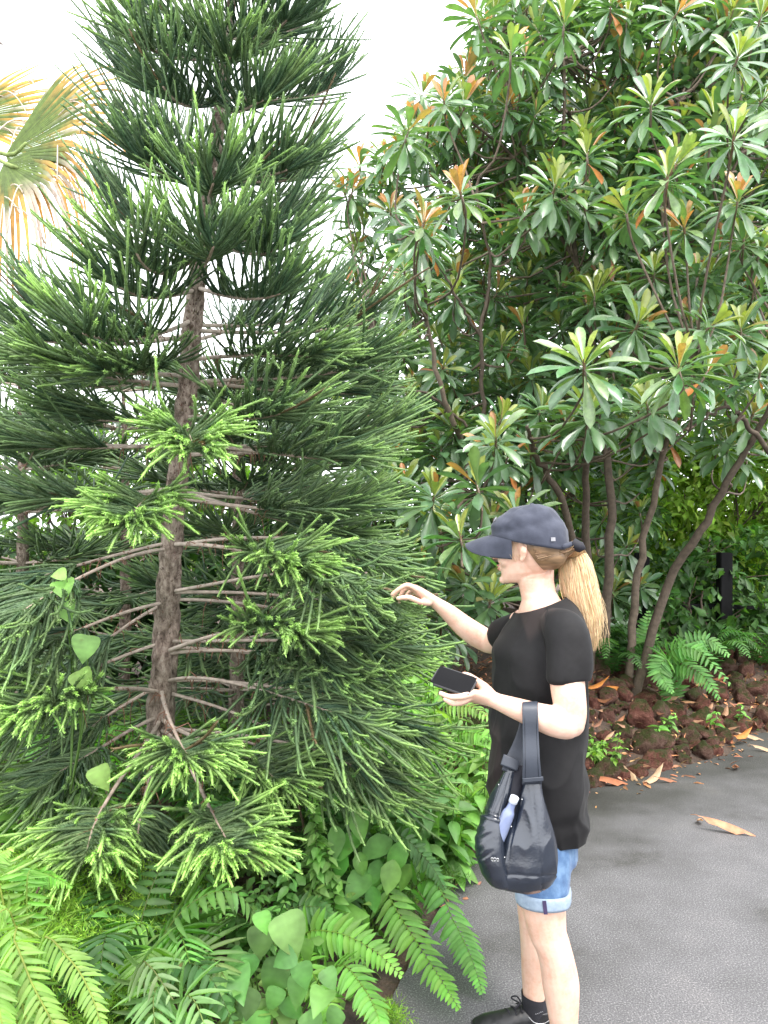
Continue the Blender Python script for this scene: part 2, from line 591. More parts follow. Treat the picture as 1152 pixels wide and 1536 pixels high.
for z, hh in ((0.30, 0.055),):
    link('rail', box_mesh('rail', 4.2, 0.05, hh, M['black']), fence, loc=(1.55, 0.09, z))

# ------------------------------------------------------------------ the pine
PY = 3.5
DARK = np.array((0.05, 0.102, 0.058))
MID = np.array((0.125, 0.19, 0.085))
LIME = np.array((0.31, 0.52, 0.12))
BROWN = np.array((0.13, 0.095, 0.05))

def pine_branch(parent, A, B, kind, bare=0.3, n=60, blen=0.26, r0=0.013, bright=0.5, needles=80, thick=1.0, dead=0.0, sides=5):
    """One branch: woody axis (part) with its rope-like branchlets (sub-part)."""
    A, B = A3(A), A3(B)
    L = np.linalg.norm(B - A)
    h = B - A
    if kind == 'U':
        c1 = A + h * 0.35 + np.array((0, 0, -0.06 * L)); c2 = A + h * 0.75 + np.array((0, 0, -0.08 * L))
    elif kind == 'M':
        c1 = A + h * 0.35 + np.array((0, 0, 0.00 * L)); c2 = A + h * 0.75 + np.array((0, 0, -0.03 * L))
    else:
        c1 = A + h * 0.35 + np.array((0, 0, 0.05 * L)); c2 = A + h * 0.78 + np.array((0, 0, 0.06 * L))
    c1 = c1 + RNG.normal(0, 0.025 * L, 3); c2 = c2 + RNG.normal(0, 0.03 * L, 3)
    t = np.linspace(0, 1, 18)[:, None]
    ax = (1 - t) ** 3 * A + 3 * (1 - t) ** 2 * t * c1 + 3 * (1 - t) * t ** 2 * c2 + t ** 3 * B
    tt = np.linspace(0, 1, 18)
    nb = NB()
    V, Q, T = tubes(ax[None], (r0 * (1 - tt) + 0.0045 * tt)[None], 7)
    wc = np.array((0.44, 0.38, 0.32))[None] * (1 - 0.35 * tt[:, None]) + np.array((0.0, -0.03, -0.03))[None] * tt[:, None]
    K = np.repeat(wc, 7, 0)
    nb.add(V, Q, T, np.concatenate([K, wc[-1:]]))
    # scrubby dead stubs on the bare part
    ns = int(bare * 34)
    if ns and needles:
        s = RNG.uniform(0.15, bare + 0.1, ns)
        p = np.stack([np.interp(s, tt, ax[:, k]) for k in range(3)], -1)
        d = nrm(RNG.normal(0, 1, (ns, 3)))
        ll = RNG.uniform(0.01, 0.04, (ns, 1)) * np.where(RNG.random((ns, 1)) < .25, 3.0, 1.0)
        pts = np.stack([p, p + d * ll * .5, p + d * ll * .8 + np.array((0, 0, -.6)) * ll], 1)
        V, Q, T = tubes(pts, np.tile([[0.003, 0.0022, 0.0012]], (ns, 1)), 3)
        nb.add(V, Q, T, (0.22, 0.12, 0.08))
    br = nb.build('branch', M['wood'], parent)
    # branchlets
    s = bare + (1 - bare) * (np.arange(n) + RNG.uniform(-.4, .4, n)) / n
    nt_ = max(6, n // 6)
    s = np.clip(np.concatenate([s, RNG.uniform(0.9, 1.0, nt_)]), 0.02, 1)
    n2 = len(s)
    p = np.stack([np.interp(s, tt, ax[:, k]) for k in range(3)], -1)
    tan = np.stack([np.interp(s, tt, np.gradient(ax[:, k])) for k in range(3)], -1)
    tan = nrm(tan)
    side = nrm(np.cross(tan, np.array((0, 0, 1.0))))
    upv = np.cross(side, tan)
    sg = np.where(np.arange(n2) % 2 == 0, 1.0, -1.0)[:, None]
    rel = np.clip((s - bare) / (1 - bare), 0, 1)[:, None]
    spread = np.radians(68 - 42 * rel + RNG.normal(0, 7, (n2, 1)))
    if kind == 'U':
        lift, bend = 0.36, 0.8
    elif kind == 'M':
        lift, bend = 0.22, 0.22
    elif kind == 'T':
        lift, bend = 0.42, -0.25
    else:
        lift, bend = 0.22, -1.15
    lf = lift + RNG.normal(0, 0.16, (n2, 1))
    d0 = nrm(side * sg * np.sin(spread) + tan * np.cos(spread) + upv * lf)
    ll = blen * (0.62 + 0.5 * np.sin(PI * np.clip(rel * 0.85 + 0.15, 0, 1))) * RNG.uniform(0.72, 1.18, (n2, 1))
    bd = bend + RNG.normal(0, 0.14, (n2, 1))
    K_ = 8
    q = np.linspace(0, 1, K_)[None, :, None]
    sw = RNG.normal(0, 0.19, (n2, 1, 3))
    g = np.array((0, 0, 1.0))[None, None] * bd[:, None] + tan[:, None] * 0.55
    if kind == 'D':
        g = g + np.array((0, 0, 1.0)) * 0.25 * (q ** 3) * 2.2          # tips curl up again
    pts = p[:, None] + ll[:, None] * (d0[:, None] * q + (g * 0.6 + sw) * q ** 2)
    rad = thick * 0.0047 * np.concatenate([[0.6], np.linspace(0.92, 1.0, K_ - 3), [0.92, 0.62]])[None] * RNG.uniform(0.85, 1.15, (n2, 1))
    V, Q, T = tubes(pts, rad, sides)
    qq = np.linspace(0, 1, K_)
    tipw = (bright + .12) * (0.32 + 0.68 * rel ** 1.6) * RNG.uniform(0.5, 1.2, (n2, 1))
    if kind == 'U' and bright > .7: tipw = bright * (0.3 + 0.9 * rel ** 1.3) * RNG.uniform(0.6, 1.2, (n2, 1))
    if kind == 'T': tipw = bright * (0.75 + 0.25 * rel) * RNG.uniform(0.6, 1.15, (n2, 1))
    young = np.clip(smooth01(qq, 0.45 if kind == 'T' else 0.62, 1.0)[None] * tipw, 0, 1)[..., None]
    basec = (DARK + (MID - DARK) * np.clip(RNG.normal(0.3 if kind == 'U' else 0.6, 0.3, (n2, 1)) + 0.3 * bright - 0.1, 0, 1.4))
    old = (RNG.random((n2, 1)) < dead).astype(float)
    basec = basec * (1 - old) + BROWN * old
    young = young * (1 - old[:, None])
    col = basec[:, None] * (1 - young) + LIME * young
    kk = np.repeat(col.reshape(-1, 3), sides, 0)
    nf = NB()
    nf.add(V, Q, T, np.concatenate([kk, col[:, -1]]))
    if needles:
        m_ = n2 * needles
        bi = np.repeat(np.arange(n2), needles)
        f = RNG.uniform(0.02, 1.0, m_)
        fi = f * (K_ - 1.001)
        i0 = fi.astype(int)
        fr = (fi - i0)[:, None]
        c = pts[bi, i0] * (1 - fr) + pts[bi, i0 + 1] * fr
        tg = nrm(pts[bi, i0 + 1] - pts[bi, i0])
        rv = nrm(np.cross(tg, RNG.normal(0, 1, (m_, 3))))
        sdv = np.cross(tg, rv)
        rr_ = rad[bi, i0][:, None]
        nl = thick * RNG.uniform(0.0075, 0.0125, (m_, 1))
        a = c + rv * rr_ * 0.7 + sdv * 0.0021 * thick
        b_ = c + rv * rr_ * 0.7 - sdv * 0.0021 * thick
        e = c + rv * (rr_ + nl * 0.55) + tg * nl * 1.1
        Vn = np.stack([a, b_, e], 1).reshape(-1, 3)
        cn = col[bi, i0] * RNG.uniform(0.75, 1.45, (m_, 1))
        Kn = np.stack([cn, cn, cn * 1.3], 1).reshape(-1, 3)
        nf.add(Vn, None, np.arange(m_ * 3).reshape(-1, 3), Kn)
    fo = sub('branchlets', nf.mesh('branchlets', M['pine']), br)
    fo['kind'] = 'stuff'
    return br

def pine_trunk(parent, pts, r, n=130, sides=26):
    p = spline(np.array(pts), n)
    rr_ = np.interp(np.linspace(0, 1, n), np.linspace(0, 1, len(r)), r)
    V, Q, T = tubes(p[None], rr_[None], sides)
    k = 0
    cen = np.repeat(p, sides, 0)
    out = V[:n * sides] - cen
    f = np.empty(n * sides)
    for i in range(n * sides):
        c = V[i]
        f[i] = 1 + 0.22 * noise.noise(Vector((c[0] * 30, c[1] * 30, c[2] * 14))) + 0.22 * noise.noise(Vector((c[0] * 75, c[1] * 75, c[2] * 32)))
    V[:n * sides] = cen + out * f[:, None]
    nb = NB()
    nb.add(V, Q, T)
    tr = nb.build('trunk', M['bark'], parent)
    # scaly leaf remnants
    m_ = 1500
    i = RNG.integers(int(n * .25), n - 1, m_)
    a = RNG.uniform(0, 2 * PI, m_)
    tg = nrm(np.gradient(p, axis=0))[i]
    d = np.stack([np.cos(a), np.sin(a), np.zeros(m_)], -1)
    sd_ = np.cross(d, tg)
    c = p[i] + tg * RNG.uniform(0, .02, (m_, 1))
    R_ = rr_[i][:, None]
    Vn = np.stack([c + d * R_ * .95 + sd_ * .004, c + d * R_ * .95 - sd_ * .004, c + d * (R_ + .009) + tg * .012], 1).reshape(-1, 3)
    nb = NB()
    nb.add(Vn, None, np.arange(m_ * 3).reshape(-1, 3), np.repeat(jit((.16, .11, .09), m_), 3, 0))
    so_ = sub('bark_scales', nb.mesh('bark_scales', M['wood']), tr)
    so_['kind'] = 'stuff'
    return p

tk = [(236, 1290), (234, 1210), (239, 1100), (246, 1000), (252, 900), (258, 800), (269, 700), (281, 580), (289, 480), (300, 390), (314, 290), (328, 190), (340, 80), (350, -40), (358, -160)]
tpts = [P(x, y, PY) for x, y in tk]
base = Vector((tpts[0].x, PY, gz1(tpts[0].x, PY)))
tpts[0] = base + Vector((0, 0, -0.12))
pine = wthing('pine_tree', 'young pine with bare lower trunk and drooping rope-like branches tipped lime green', 'pine tree', base)
pine_trunk(pine, tpts, [0.072, 0.068, 0.06, 0.056, 0.052, 0.048, 0.046, 0.044, 0.042, 0.038, 0.034, 0.03, 0.024, 0.017, 0.008])
ty = np.array([q[1] for q in tk])[::-1]
tx = np.array([q[0] for q in tk])[::-1]
def trunk_at(py): return P(float(np.interp(py, ty, tx)), py, PY)

# (height on trunk, tip x, tip y, tip depth offset, kind, bare part, bright tips)
BR = [
 (-90, 270, -130, -.3, 'U', .1, .5), (-90, 430, -140, .1, 'U', .1, .3), (-90, 350, -170, -.5, 'U', .1, .4),
 (-20, 215, -30, .0, 'U', .1, .3), (-20, 460, -40, .1, 'U', .1, .2), (-20, 410, -50, -.5, 'U', .1, .5), (-20, 300, -30, -.5, 'U', .12, .5),
 (70, 200, 25, .05, 'U', .12, .35), (70, 215, 70, -.55, 'U', .12, .9), (70, 470, 30, .05, 'U', .12, .2), (70, 430, 30, -.45, 'U', .12, .4), (70, 345, 85, -.6, 'U', .12, .7),
 (165, 185, 120, .1, 'U', .15, .2), (165, 490, 135, .05, 'U', .15, .25), (165, 245, 130, -.55, 'U', .15, .4), (165, 395, 150, -.55, 'U', .15, .5), (165, 450, 120, .5, 'U', .15, .15),
 (265, 205, 225, .05, 'U', .15, .25), (265, 220, 245, -.5, 'U', .15, .4), (265, 320, 275, -.8, 'U', .2, 1.0), (265, 455, 265, .05, 'U', .15, .25), (265, 430, 255, -.5, 'U', .15, .5), (265, 250, 200, .6, 'U', .15, .15),
 (370, 170, 320, .05, 'U', .2, .35), (370, 205, 380, -.8, 'U', .22, 1.1), (370, 440, 345, .05, 'U', .2, .3), (370, 420, 330, .7, 'U', .2, .15), (370, 410, 375, -.55, 'U', .2, .45), (370, 320, 370, -.85, 'U', .2, .8),
 (488, 50, 462, .0, 'U', .2, .35), (488, 125, 500, -.8, 'U', .25, 1.1), (488, 550, 480, -.15, 'U', .25, .45), (488, 490, 460, .5, 'U', .25, .2), (488, 50, 510, -.4, 'U', .25, .5), (488, 420, 420, .9, 'U', .2, .1),
 (435, 180, 430, -.6, 'U', .25, .8), (435, 420, 440, -.5, 'U', .25, .6),
 (530, 160, 560, -.6, 'M', .3, .7), (530, 470, 535, -.4, 'M', .3, .6), (625, 420, 620, -.5, 'M', .4, .6), (625, 110, 625, -.2, 'M', .35, .5),
 (572, 555, 540, -.3, 'M', .3, .4), (572, 500, 550, .4, 'M', .25, .25), (572, 20, 540, -.2, 'M', .3, .4), (572, 110, 580, .5, 'M', .3, .2), (572, 70, 545, -.7, 'M', .3, .6), (572, 540, 590, .1, 'M', .3, .3),
 (675, 290, 675, -1.0, 'T', .5, 1.2), (675, 20, 672, -.3, 'M', .45, .5), (675, 570, 648, -.1, 'M', .45, .45), (675, 500, 650, .7, 'M', .35, .2), (675, 520, 690, -.4, 'M', .45, .5), (675, 40, 650, .4, 'M', .4, .4),
 (738, 195, 785, -1.0, 'T', .55, 1.2), (738, 10, 755, -.4, 'M', .45, .5), (738, 520, 765, -.3, 'M', .5, .55), (738, 480, 755, .5, 'M', .4, .3), (738, 40, 745, .6, 'M', .4, .2), (738, 500, 805, -.1, 'M', .45, .5),
 (818, 440, 850, -.75, 'T', .6, 1.0), (818, 30, 880, -.5, 'D', .6, .45), (818, 560, 830, -.45, 'D', .55, .5), (818, 30, 920, -.8, 'D', .6, .6),
 (898, 540, 880, -.80, 'D', .6, .6), (898, 40, 985, -.7, 'D', .62, .55), (898, 130, 990, -.2, 'D', .6, .3), (898, 540, 940, .2, 'D', .5, .3), (898, 560, 925, -.4, 'D', .55, .5),
 (972, 450, 955, -.85, 'T', .6, 1.0), (972, 575, 975, -.6, 'D', .55, .9), (972, 20, 1060, -.4, 'D', .62, .5), (972, 560, 1020, .1, 'D', .5, .4), (972, 510, 1000, -.7, 'D', .55, .6),
 (1030, 30, 1075, -1.0, 'T', .6, 1.3), (1030, 600, 1090, -.6, 'D', .55, .9), (1030, 520, 1075, -.85, 'D', .55, .7), (1030, 450, 1130, -.25, 'D', .65, .5), (1030, 110, 1120, -.3, 'D', .55, .5), (1030, 285, 1140, -.95, 'T', .8, 1.2),
 (1085, 420, 1180, -.85, 'T', .68, .9), (1085, 560, 1170, -.75, 'D', .6, .8), (1085, 130, 1285, -1.1, 'T', .72, 1.4), (1085, 350, 1275, -1.15, 'T', .72, 1.4), (1085, 70, 1170, -.7, 'D', .6, .8), (1085, 490, 1150, -.1, 'D', .55, .3), (1085, 205, 1265, -.8, 'D', .75, .8),
]
for (ky, x, y, dy, kd, bare, br_) in BR:
    lo = kd == 'D'
    pine_branch(pine, trunk_at(ky + (RNG.uniform(-24, 24) if kd == 'U' else RNG.uniform(-11, 11))), P(x, y, PY + dy), kd, bare, n=64 if kd == 'U' else 110 if kd == 'T' else 84, needles=80 if dy < .35 else 40,
                blen=0.25 if kd == 'U' else 0.2 if kd == 'T' else 0.27, r0=0.0085 if lo else 0.0105 if ky > 300 else 0.009, bright=br_ * 0.85, dead=0.006 if not lo else 0.012, thick=1.02 if kd == 'U' else 1.05)

# pines further back in the bed
def back_pine(label, px, top_py, Y, whorls, seed, spread, lean=0):
    b0 = P(px, 800, Y)
    b0.z = gz1(b0.x, Y)
    tp = P(px + lean, top_py, Y)
    t = wthing('pine_tree', label, 'pine tree', b0)
    pts = [b0 + Vector((0, 0, -.1)), b0.lerp(tp, .5) + Vector((.02, 0, 0)), tp]
    p = pine_trunk(t, pts, [0.05, 0.04, 0.012], n=60, sides=12)
    for k in range(whorls):
        f = 0.12 + 0.86 * k / (whorls - 1)
        A = Vector(p[int(f * 59)])
        nbx = 6
        a0 = RNG.uniform(0, 2 * PI)
        for j in range(nbx):
            a = a0 + j * 2 * PI / nbx + RNG.normal(0, .2)
            ln = spread * (1.08 - 0.72 * f) * RNG.uniform(.8, 1.1)
            B = A + Vector((math.cos(a) * ln, math.sin(a) * ln, ln * (0.1 + .25 * (f - .5))))
            pine_branch(t, A, B, 'M' if f > .45 else 'D', .3, n=36, blen=.27, r0=.009, bright=.35, needles=14, thick=1.4, sides=4)
back_pine('small pine with slim dark trunk standing close behind the bare pine trunk', 352, 590, 4.7, 8, 3, 0.8)
back_pine('small dense green pine at the edge of the planting, under the fan palm', 30, 560, 5.4, 8, 4, 1.0)
back_pine('pine whose pointed top shows between the bare trunk and the fan palm\'s pine', 185, 570, 6.2, 8, 5, 1.1)
back_pine('pine crowded behind the long drooping branches, next to the glossy evergreen', 455, 560, 5.4, 8, 6, 0.9)

# ------------------------------------------------------------------ big rosette-leaved shrub tree
LT = [leaf_tpl(LANCE, 7, curl=c, fold=f, wave=wv) for c, f, wv in ((.1, .8, .004), (.22, .5, .006), (.34, .6, .008), (.05, 1.0, .0))]
GREEN = np.array((0.115, 0.21, 0.088))
DEEP = np.array((0.062, 0.138, 0.068))
YOUNG = np.array((0.30, 0.34, 0.075))
ORANGE = np.array((0.46, 0.20, 0.075))

def rosette_leaves(seed, orange, n=30):
    """-> list of (azimuth, elevation, length, half width, colour, template index)"""
    r = random.Random(seed)
    out = []
    n = r.randint(22, 33)
    for k in range(n):
        f = k / (n - 1)
        az = k * 2.39996 + r.uniform(-.25, .25)
        el = math.radians(-42 + 115 * f ** 1.15 + r.uniform(-10, 10))
        ln = (0.30 - 0.10 * smooth01(f, .7, 1.0)) * r.uniform(.82, 1.1)
        wd = ln * r.uniform(.112, .14)
        base = DEEP + (GREEN - DEEP) * r.uniform(.1, 1.3)
        y = float(smooth01(f, .70, .93))
        yc = YOUNG * r.uniform(.7, 1.1)
        if orange and r.random() < orange: yc = ORANGE * r.uniform(.75, 1.1)
        c = base * (1 - y) + yc * y
        if f < .2 and r.random() < .02: c = np.array((.45, .16, .05))
        out.append((az, el, ln, wd, c, 0 if f > .8 else r.choice((0, 1, 1, 2))))
    return out

def leaf_frame(az, el):
    d = np.array((math.cos(az) * math.cos(el), math.sin(az) * math.cos(el), math.sin(el)))
    up = np.array((-math.cos(az) * math.sin(el), -math.sin(az) * math.sin(el), math.cos(el)))
    return d, up

def bud(nb):
    p = np.array([(0, 0, -.20), (0, 0, -.08), (0, 0, 0), (0, 0, .04)])[None]
    V, Q, T = tubes(p, np.array([[.007, .009, .011, .004]]), 6)
    nb.add(V, Q, T, (.16, .1, .06))

def rosette_nb(seed, orange):
    nb = NB()
    bud(nb)
    for k, (az, el, ln, wd, c, ti) in enumerate(rosette_leaves(seed, orange)):
        d, up = leaf_frame(az, el)
        z0 = -.07 + .1 * k / 30
        place_leaves(nb, LT[ti], [np.array((0, 0, z0)) + d * .012], [d], [up], [ln], [wd], [c], 1.35)
    return nb

NB_G = [rosette_nb(s, 0.08) for s in range(11, 20)]
NB_O = [rosette_nb(s, 0.6) for s in range(31, 36)]
ROS_G = [q.mesh('leaf_rosette', M['gloss']) for q in NB_G]
ROS_O = [q.mesh('leaf_rosette', M['gloss']) for q in NB_O]
bud_nb = NB()
bud(bud_nb)
BUD = bud_nb.mesh('leaf_rosette', M['wood'])
LEAF_CACHE = {}
def leaf_mesh(ti, c):
    key = (ti, tuple(np.round(c * 14).astype(int)))
    if key not in LEAF_CACHE:
        nb = NB()
        place_leaves(nb, LT[ti], [(0, 0, 0)], [(0, 1, 0)], [(0, 0, 1)], [1.0], [.112], [np.round(c * 14) / 14 * .6 + c * .4], 1.35)
        LEAF_CACHE[key] = nb.mesh('leaf', M['gloss'])
    return LEAF_CACHE[key]

tb = P(895, 985, 6.6)
tb.z = gz1(tb.x, 6.6)
tree = wthing('shrub_tree', 'tall many-stemmed evergreen with whorls of long glossy leaves beside the path', 'tree', tb)
STEMS = [
 ([(885, 1010, 6.6), (882, 880, 6.55), (878, 760, 6.4), (880, 660, 6.0), (884, 590, 5.3)], .06, .018),
 ([(872, 1010, 6.6), (868, 850, 6.5), (838, 740, 6.2), (806, 690, 5.9), (790, 640, 5.6)], .055, .016),
 ([(905, 1010, 6.7), (912, 860, 6.7), (915, 740, 6.7), (900, 600, 6.7), (866, 400, 6.8), (848, 240, 6.7), (846, 90, 6.5)], .06, .015),
 ([(940, 1010, 6.6), (955, 880, 6.6), (985, 720, 6.4), (1015, 620, 5.9), (1040, 540, 5.3)], .05, .016),
 ([(950, 990, 6.5), (1000, 880, 6.5), (1060, 780, 6.3), (1110, 690, 6.1), (1150, 620, 5.9), (1190, 520, 5.7)], .055, .02),
 ([(860, 1000, 6.7), (780, 800, 6.6), (705, 685, 6.3), (668, 600, 6.1), (640, 480, 6.0), (640, 380, 5.6)], .045, .013),
 ([(725, 715, 6.35), (724, 600, 6.3), (722, 500, 6.2), (735, 400, 6.2), (716, 300, 6.0)], .026, .011),
 ([(722, 505, 6.2), (690, 455, 6.1), (660, 400, 6.0), (620, 350, 5.9)], .016, .009),
 ([(900, 600, 6.7), (960, 420, 6.6), (1010, 280, 6.4), (1020, 150, 6.3)], .035, .013),
 ([(960, 420, 6.6), (1060, 340, 6.4), (1110, 230, 6.2)], .024, .012),
 ([(866, 400, 6.8), (800, 260, 6.7), (760, 130, 6.6), (750, 50, 6.6)], .026, .011),
 ([(800, 260, 6.7), (700, 180, 6.7), (640, 170, 6.6)], .018, .009),
 ([(1190, 720, 6.0), (1130, 650, 5.8), (1090, 610, 5.7), (1040, 640, 5.7)], .03, .012),
 ([(705, 685, 6.3), (690, 760, 5.6), (690, 810, 5.0)], .02, .012),
 ([(700, 640, 6.2), (640, 590, 6.1), (580, 570, 6.1), (560, 480, 6.3)], .016, .009),
]
stem_pts = []
for pts, ra, rb in STEMS:
    nb = NB()
    w3 = np.array([P(*q) for q in pts])
    if pts[0][1] > 980: w3[0, 2] = gz1(w3[0, 0], w3[0, 1]) - .1
    k = RNG.uniform(.7, 1.25)
    pp = stem_tube(nb, w3, ra * .78, rb * .85, 26, 9, (.105 * k, .082 * k, .062 * k), .008)
    stem_pts.append(pp)
    nb.build('stem', M['wood'], tree)
SP = np.concatenate(stem_pts)

def outline(py):   # left outline of the crown in the photograph's view
    return np.interp(py, [-100, 20, 100, 180, 260, 420, 560, 700], [720, 720, 690, 600, 530, 480, 520, 540])
ROS = [(876, 548, 150), (956, 488, 130), (1018, 553, 150), (1036, 490, 112), (1111, 498, 130), (1101, 572, 118), (956, 622, 122), (811, 618, 112),
 (796, 562, 100), (751, 632, 120), (791, 672, 100), (656, 680, 92), (716, 728, 142), (690, 805, 150), (606, 735, 120), (606, 832, 112), (735, 905, 130),
 (636, 335, 150), (691, 290, 160), (786, 325, 122), (831, 285, 130), (876, 310, 122), (881, 168, 110), (926, 165, 100), (976, 160, 130), (1016, 95, 112),
 (1101, 205, 168), (1001, 268, 150), (1026, 340, 150), (1106, 303, 140), (981, 410, 122), (1046, 415, 130), (861, 440, 112), (791, 420, 100), (846, 40, 130),
 (766, 80, 130), (741, 25, 112), (696, 120, 112), (666, 152, 120), (611, 200, 120), (696, 160, 120), (1016, 20, 130), (1076, 40, 112), (1106, 88, 140),
 (916, 8, 122), (586, 320, 112), (540, 250, 92), (546, 340, 84), (606, 440, 122), (545, 455, 92), (500, 440, 84), (640, 235, 100), (575, 265, 96), (760, 160, 110),
 (820, 110, 110), (930, 75, 110), (730, 200, 105), (800, 215, 100), (1060, 130, 115), (1140, 380, 140), (1145, 150, 140), (1080, 255, 110), (900, 235, 105),
 (950, 330, 105), (740, 370, 95), (690, 400, 95), (920, 520, 100), (840, 490, 100), (900, 420, 95), (1130, 440, 120), (760, 490, 90), (720, 560, 88), (660, 510, 92),
 (1140, 560, 120), (1060, 620, 110), (680, 60, 95), (790, 10, 110), (1140, 30, 130), (640, 600, 88), (600, 640, 84), (540, 690, 90), (560, 770, 96), (650, 880, 110),
 (925, 640, 88), (860, 650, 80), (570, 880, 100), (690, 960, 100), (940, 820, 74), (920, 890, 74), (560, 560, 84), (600, 510, 88), (480, 700, 80), (520, 610, 80)]
rq = random.Random(3)
for (x, y, dm) in list(ROS):
    a_ = rq.uniform(0, 2 * PI)
    q_ = (x + math.cos(a_) * dm * .62, y + math.sin(a_) * dm * .5, dm * rq.uniform(.84, .97))
    if y < 650 or x < 780: ROS.append(q_)
    if y < 600 and rq.random() < .35: ROS.append((x - math.cos(a_) * dm * .6, y - math.sin(a_) * dm * .45, dm * rq.uniform(.8, .92)))
ROS += [(850, 640, 120), (900, 610, 125), (990, 610, 118), (760, 690, 115), (830, 700, 95), (1060, 560, 135), (920, 560, 120), (860, 690, 85), (740, 680, 120), (650, 750, 130), (660, 800, 128), (740, 780, 120), (640, 860, 120), (1130, 620, 115), (700, 880, 125), (985, 700, 80), (930, 730, 76), (1000, 650, 90), (905, 780, 74), (960, 770, 72), (1080, 660, 88), (835, 760, 80), (1120, 690, 84), (780, 740, 90), (960, 880, 76), (890, 850, 74)]
ROS = [r for r in ROS if r[0] > outline(r[1]) - 15]
front = sorted(range(len(ROS)), key=lambda k: -ROS[k][2])
# hidden-by-nobody, largest rosettes carry their leaves one by one
single = set([k for k in front if 500 < ROS[k][0] < 1130 and ROS[k][1] > 20][:11])
twig = NB()
def add_twig(c, axis):
    p0 = c - axis * .17
    d = np.linalg.norm(SP - p0, axis=1) + np.where(SP[:, 2] > p0[2] - .1, 1.5, 0)
    q = SP[np.argmin(d)]
    mid_ = q * .45 + p0 * .55 - axis * .12 + RNG.normal(0, .03, 3)
    stem_tube(twig, [q, q * .75 + mid_ * .25 + RNG.normal(0, .02, 3), mid_, p0, c], .011, .006, 12, 5, (.15, .115, .09))

def axis_quat(ax, spin):
    return Vector(ax).to_track_quat('Z', 'Y') @ Matrix.Rotation(spin, 3, 'Z').to_quaternion()

def put_rosette(k, c, axis, sc, orange, individually):
    q = axis_quat(axis, RNG.uniform(0, 6.28))
    me = BUD if individually else random.choice(ROS_O if orange else ROS_G)
    o = link('leaf_rosette', me, tree, loc=Vector(c) - tb)
    o.rotation_mode = 'QUATERNION'
    o.rotation_quaternion = q
    o.scale = (sc,) * 3
    if individually:
        for j, (az, el, ln, wd, cc, ti) in enumerate(rosette_leaves(500 + k, 0.75 if orange else .04)):
            d, up = leaf_frame(az, el)
            x = np.cross(d, up)
            l = bpy.data.objects.new('leaf', leaf_mesh(ti, cc))
            C.objects.link(l)
            l.parent = o
            l.matrix_local = Matrix.Translation((d[0] * .012, d[1] * .012, -.07 + .1 * j / 30)) @ Matrix((
                (x[0], d[0], up[0], 0), (x[1], d[1], up[1], 0), (x[2], d[2], up[2], 0), (0, 0, 0, 1))) @ Matrix.Scale(ln, 4)

for k, (x, y, dm) in enumerate(ROS):
    D = RNG.uniform(.56, .62)
    Y = min(7.4, D * F / dm * (1.0 if y > 480 else 1.08))
    c = A3(P(x, y, Y))
    ax = nrm(np.array((0.10 * (x - 850) / 300, -.55, 1.0)) + RNG.normal(0, .26, 3))
    orange = (x < 790 and y < 360 and RNG.random() < .8) or (y < 420 and RNG.random() < .10) or RNG.random() < .02
    if 540 < x < 620 and y > 700: orange = False
    put_rosette(k, c, ax, D / .52 * RNG.uniform(.66, .92), orange, k in single)
    add_twig(c, ax)
# the depth of the crown behind them
nf = 0
crown_nb = NB()
while nf < 540:
    y = RNG.uniform(-120, 700)
    x = RNG.uniform(480, 1260)
    if x < outline(y) + 25: continue
    Y = RNG.uniform(6.3, 9.0)
    if x > 930 and y > 585: continue
    c = A3(P(x, y, Y))
    ax = nrm(np.array((0, -.3, 1.0)) + RNG.normal(0, .3, 3))
    sc_ = RNG.uniform(.75, .98)
    src = random.choice(NB_O if (x < 760 and y < 330 and RNG.random() < .6) else NB_G)
    R_ = np.array(axis_quat(ax, RNG.uniform(0, 6.28)).to_matrix()) * sc_
    V_ = np.concatenate(src.V) @ R_.T + c
    crown_nb.add(V_, np.concatenate(src.Q), np.concatenate(src.T), np.concatenate(src.K))
    if nf % 4 == 0: add_twig(c, ax)
    nf += 1
cr_ = crown_nb.build('crown', M['gloss'], tree)
cr_['kind'] = 'stuff'
tw = twig.build('twigs', M['wood'], tree)
tw['kind'] = 'stuff'

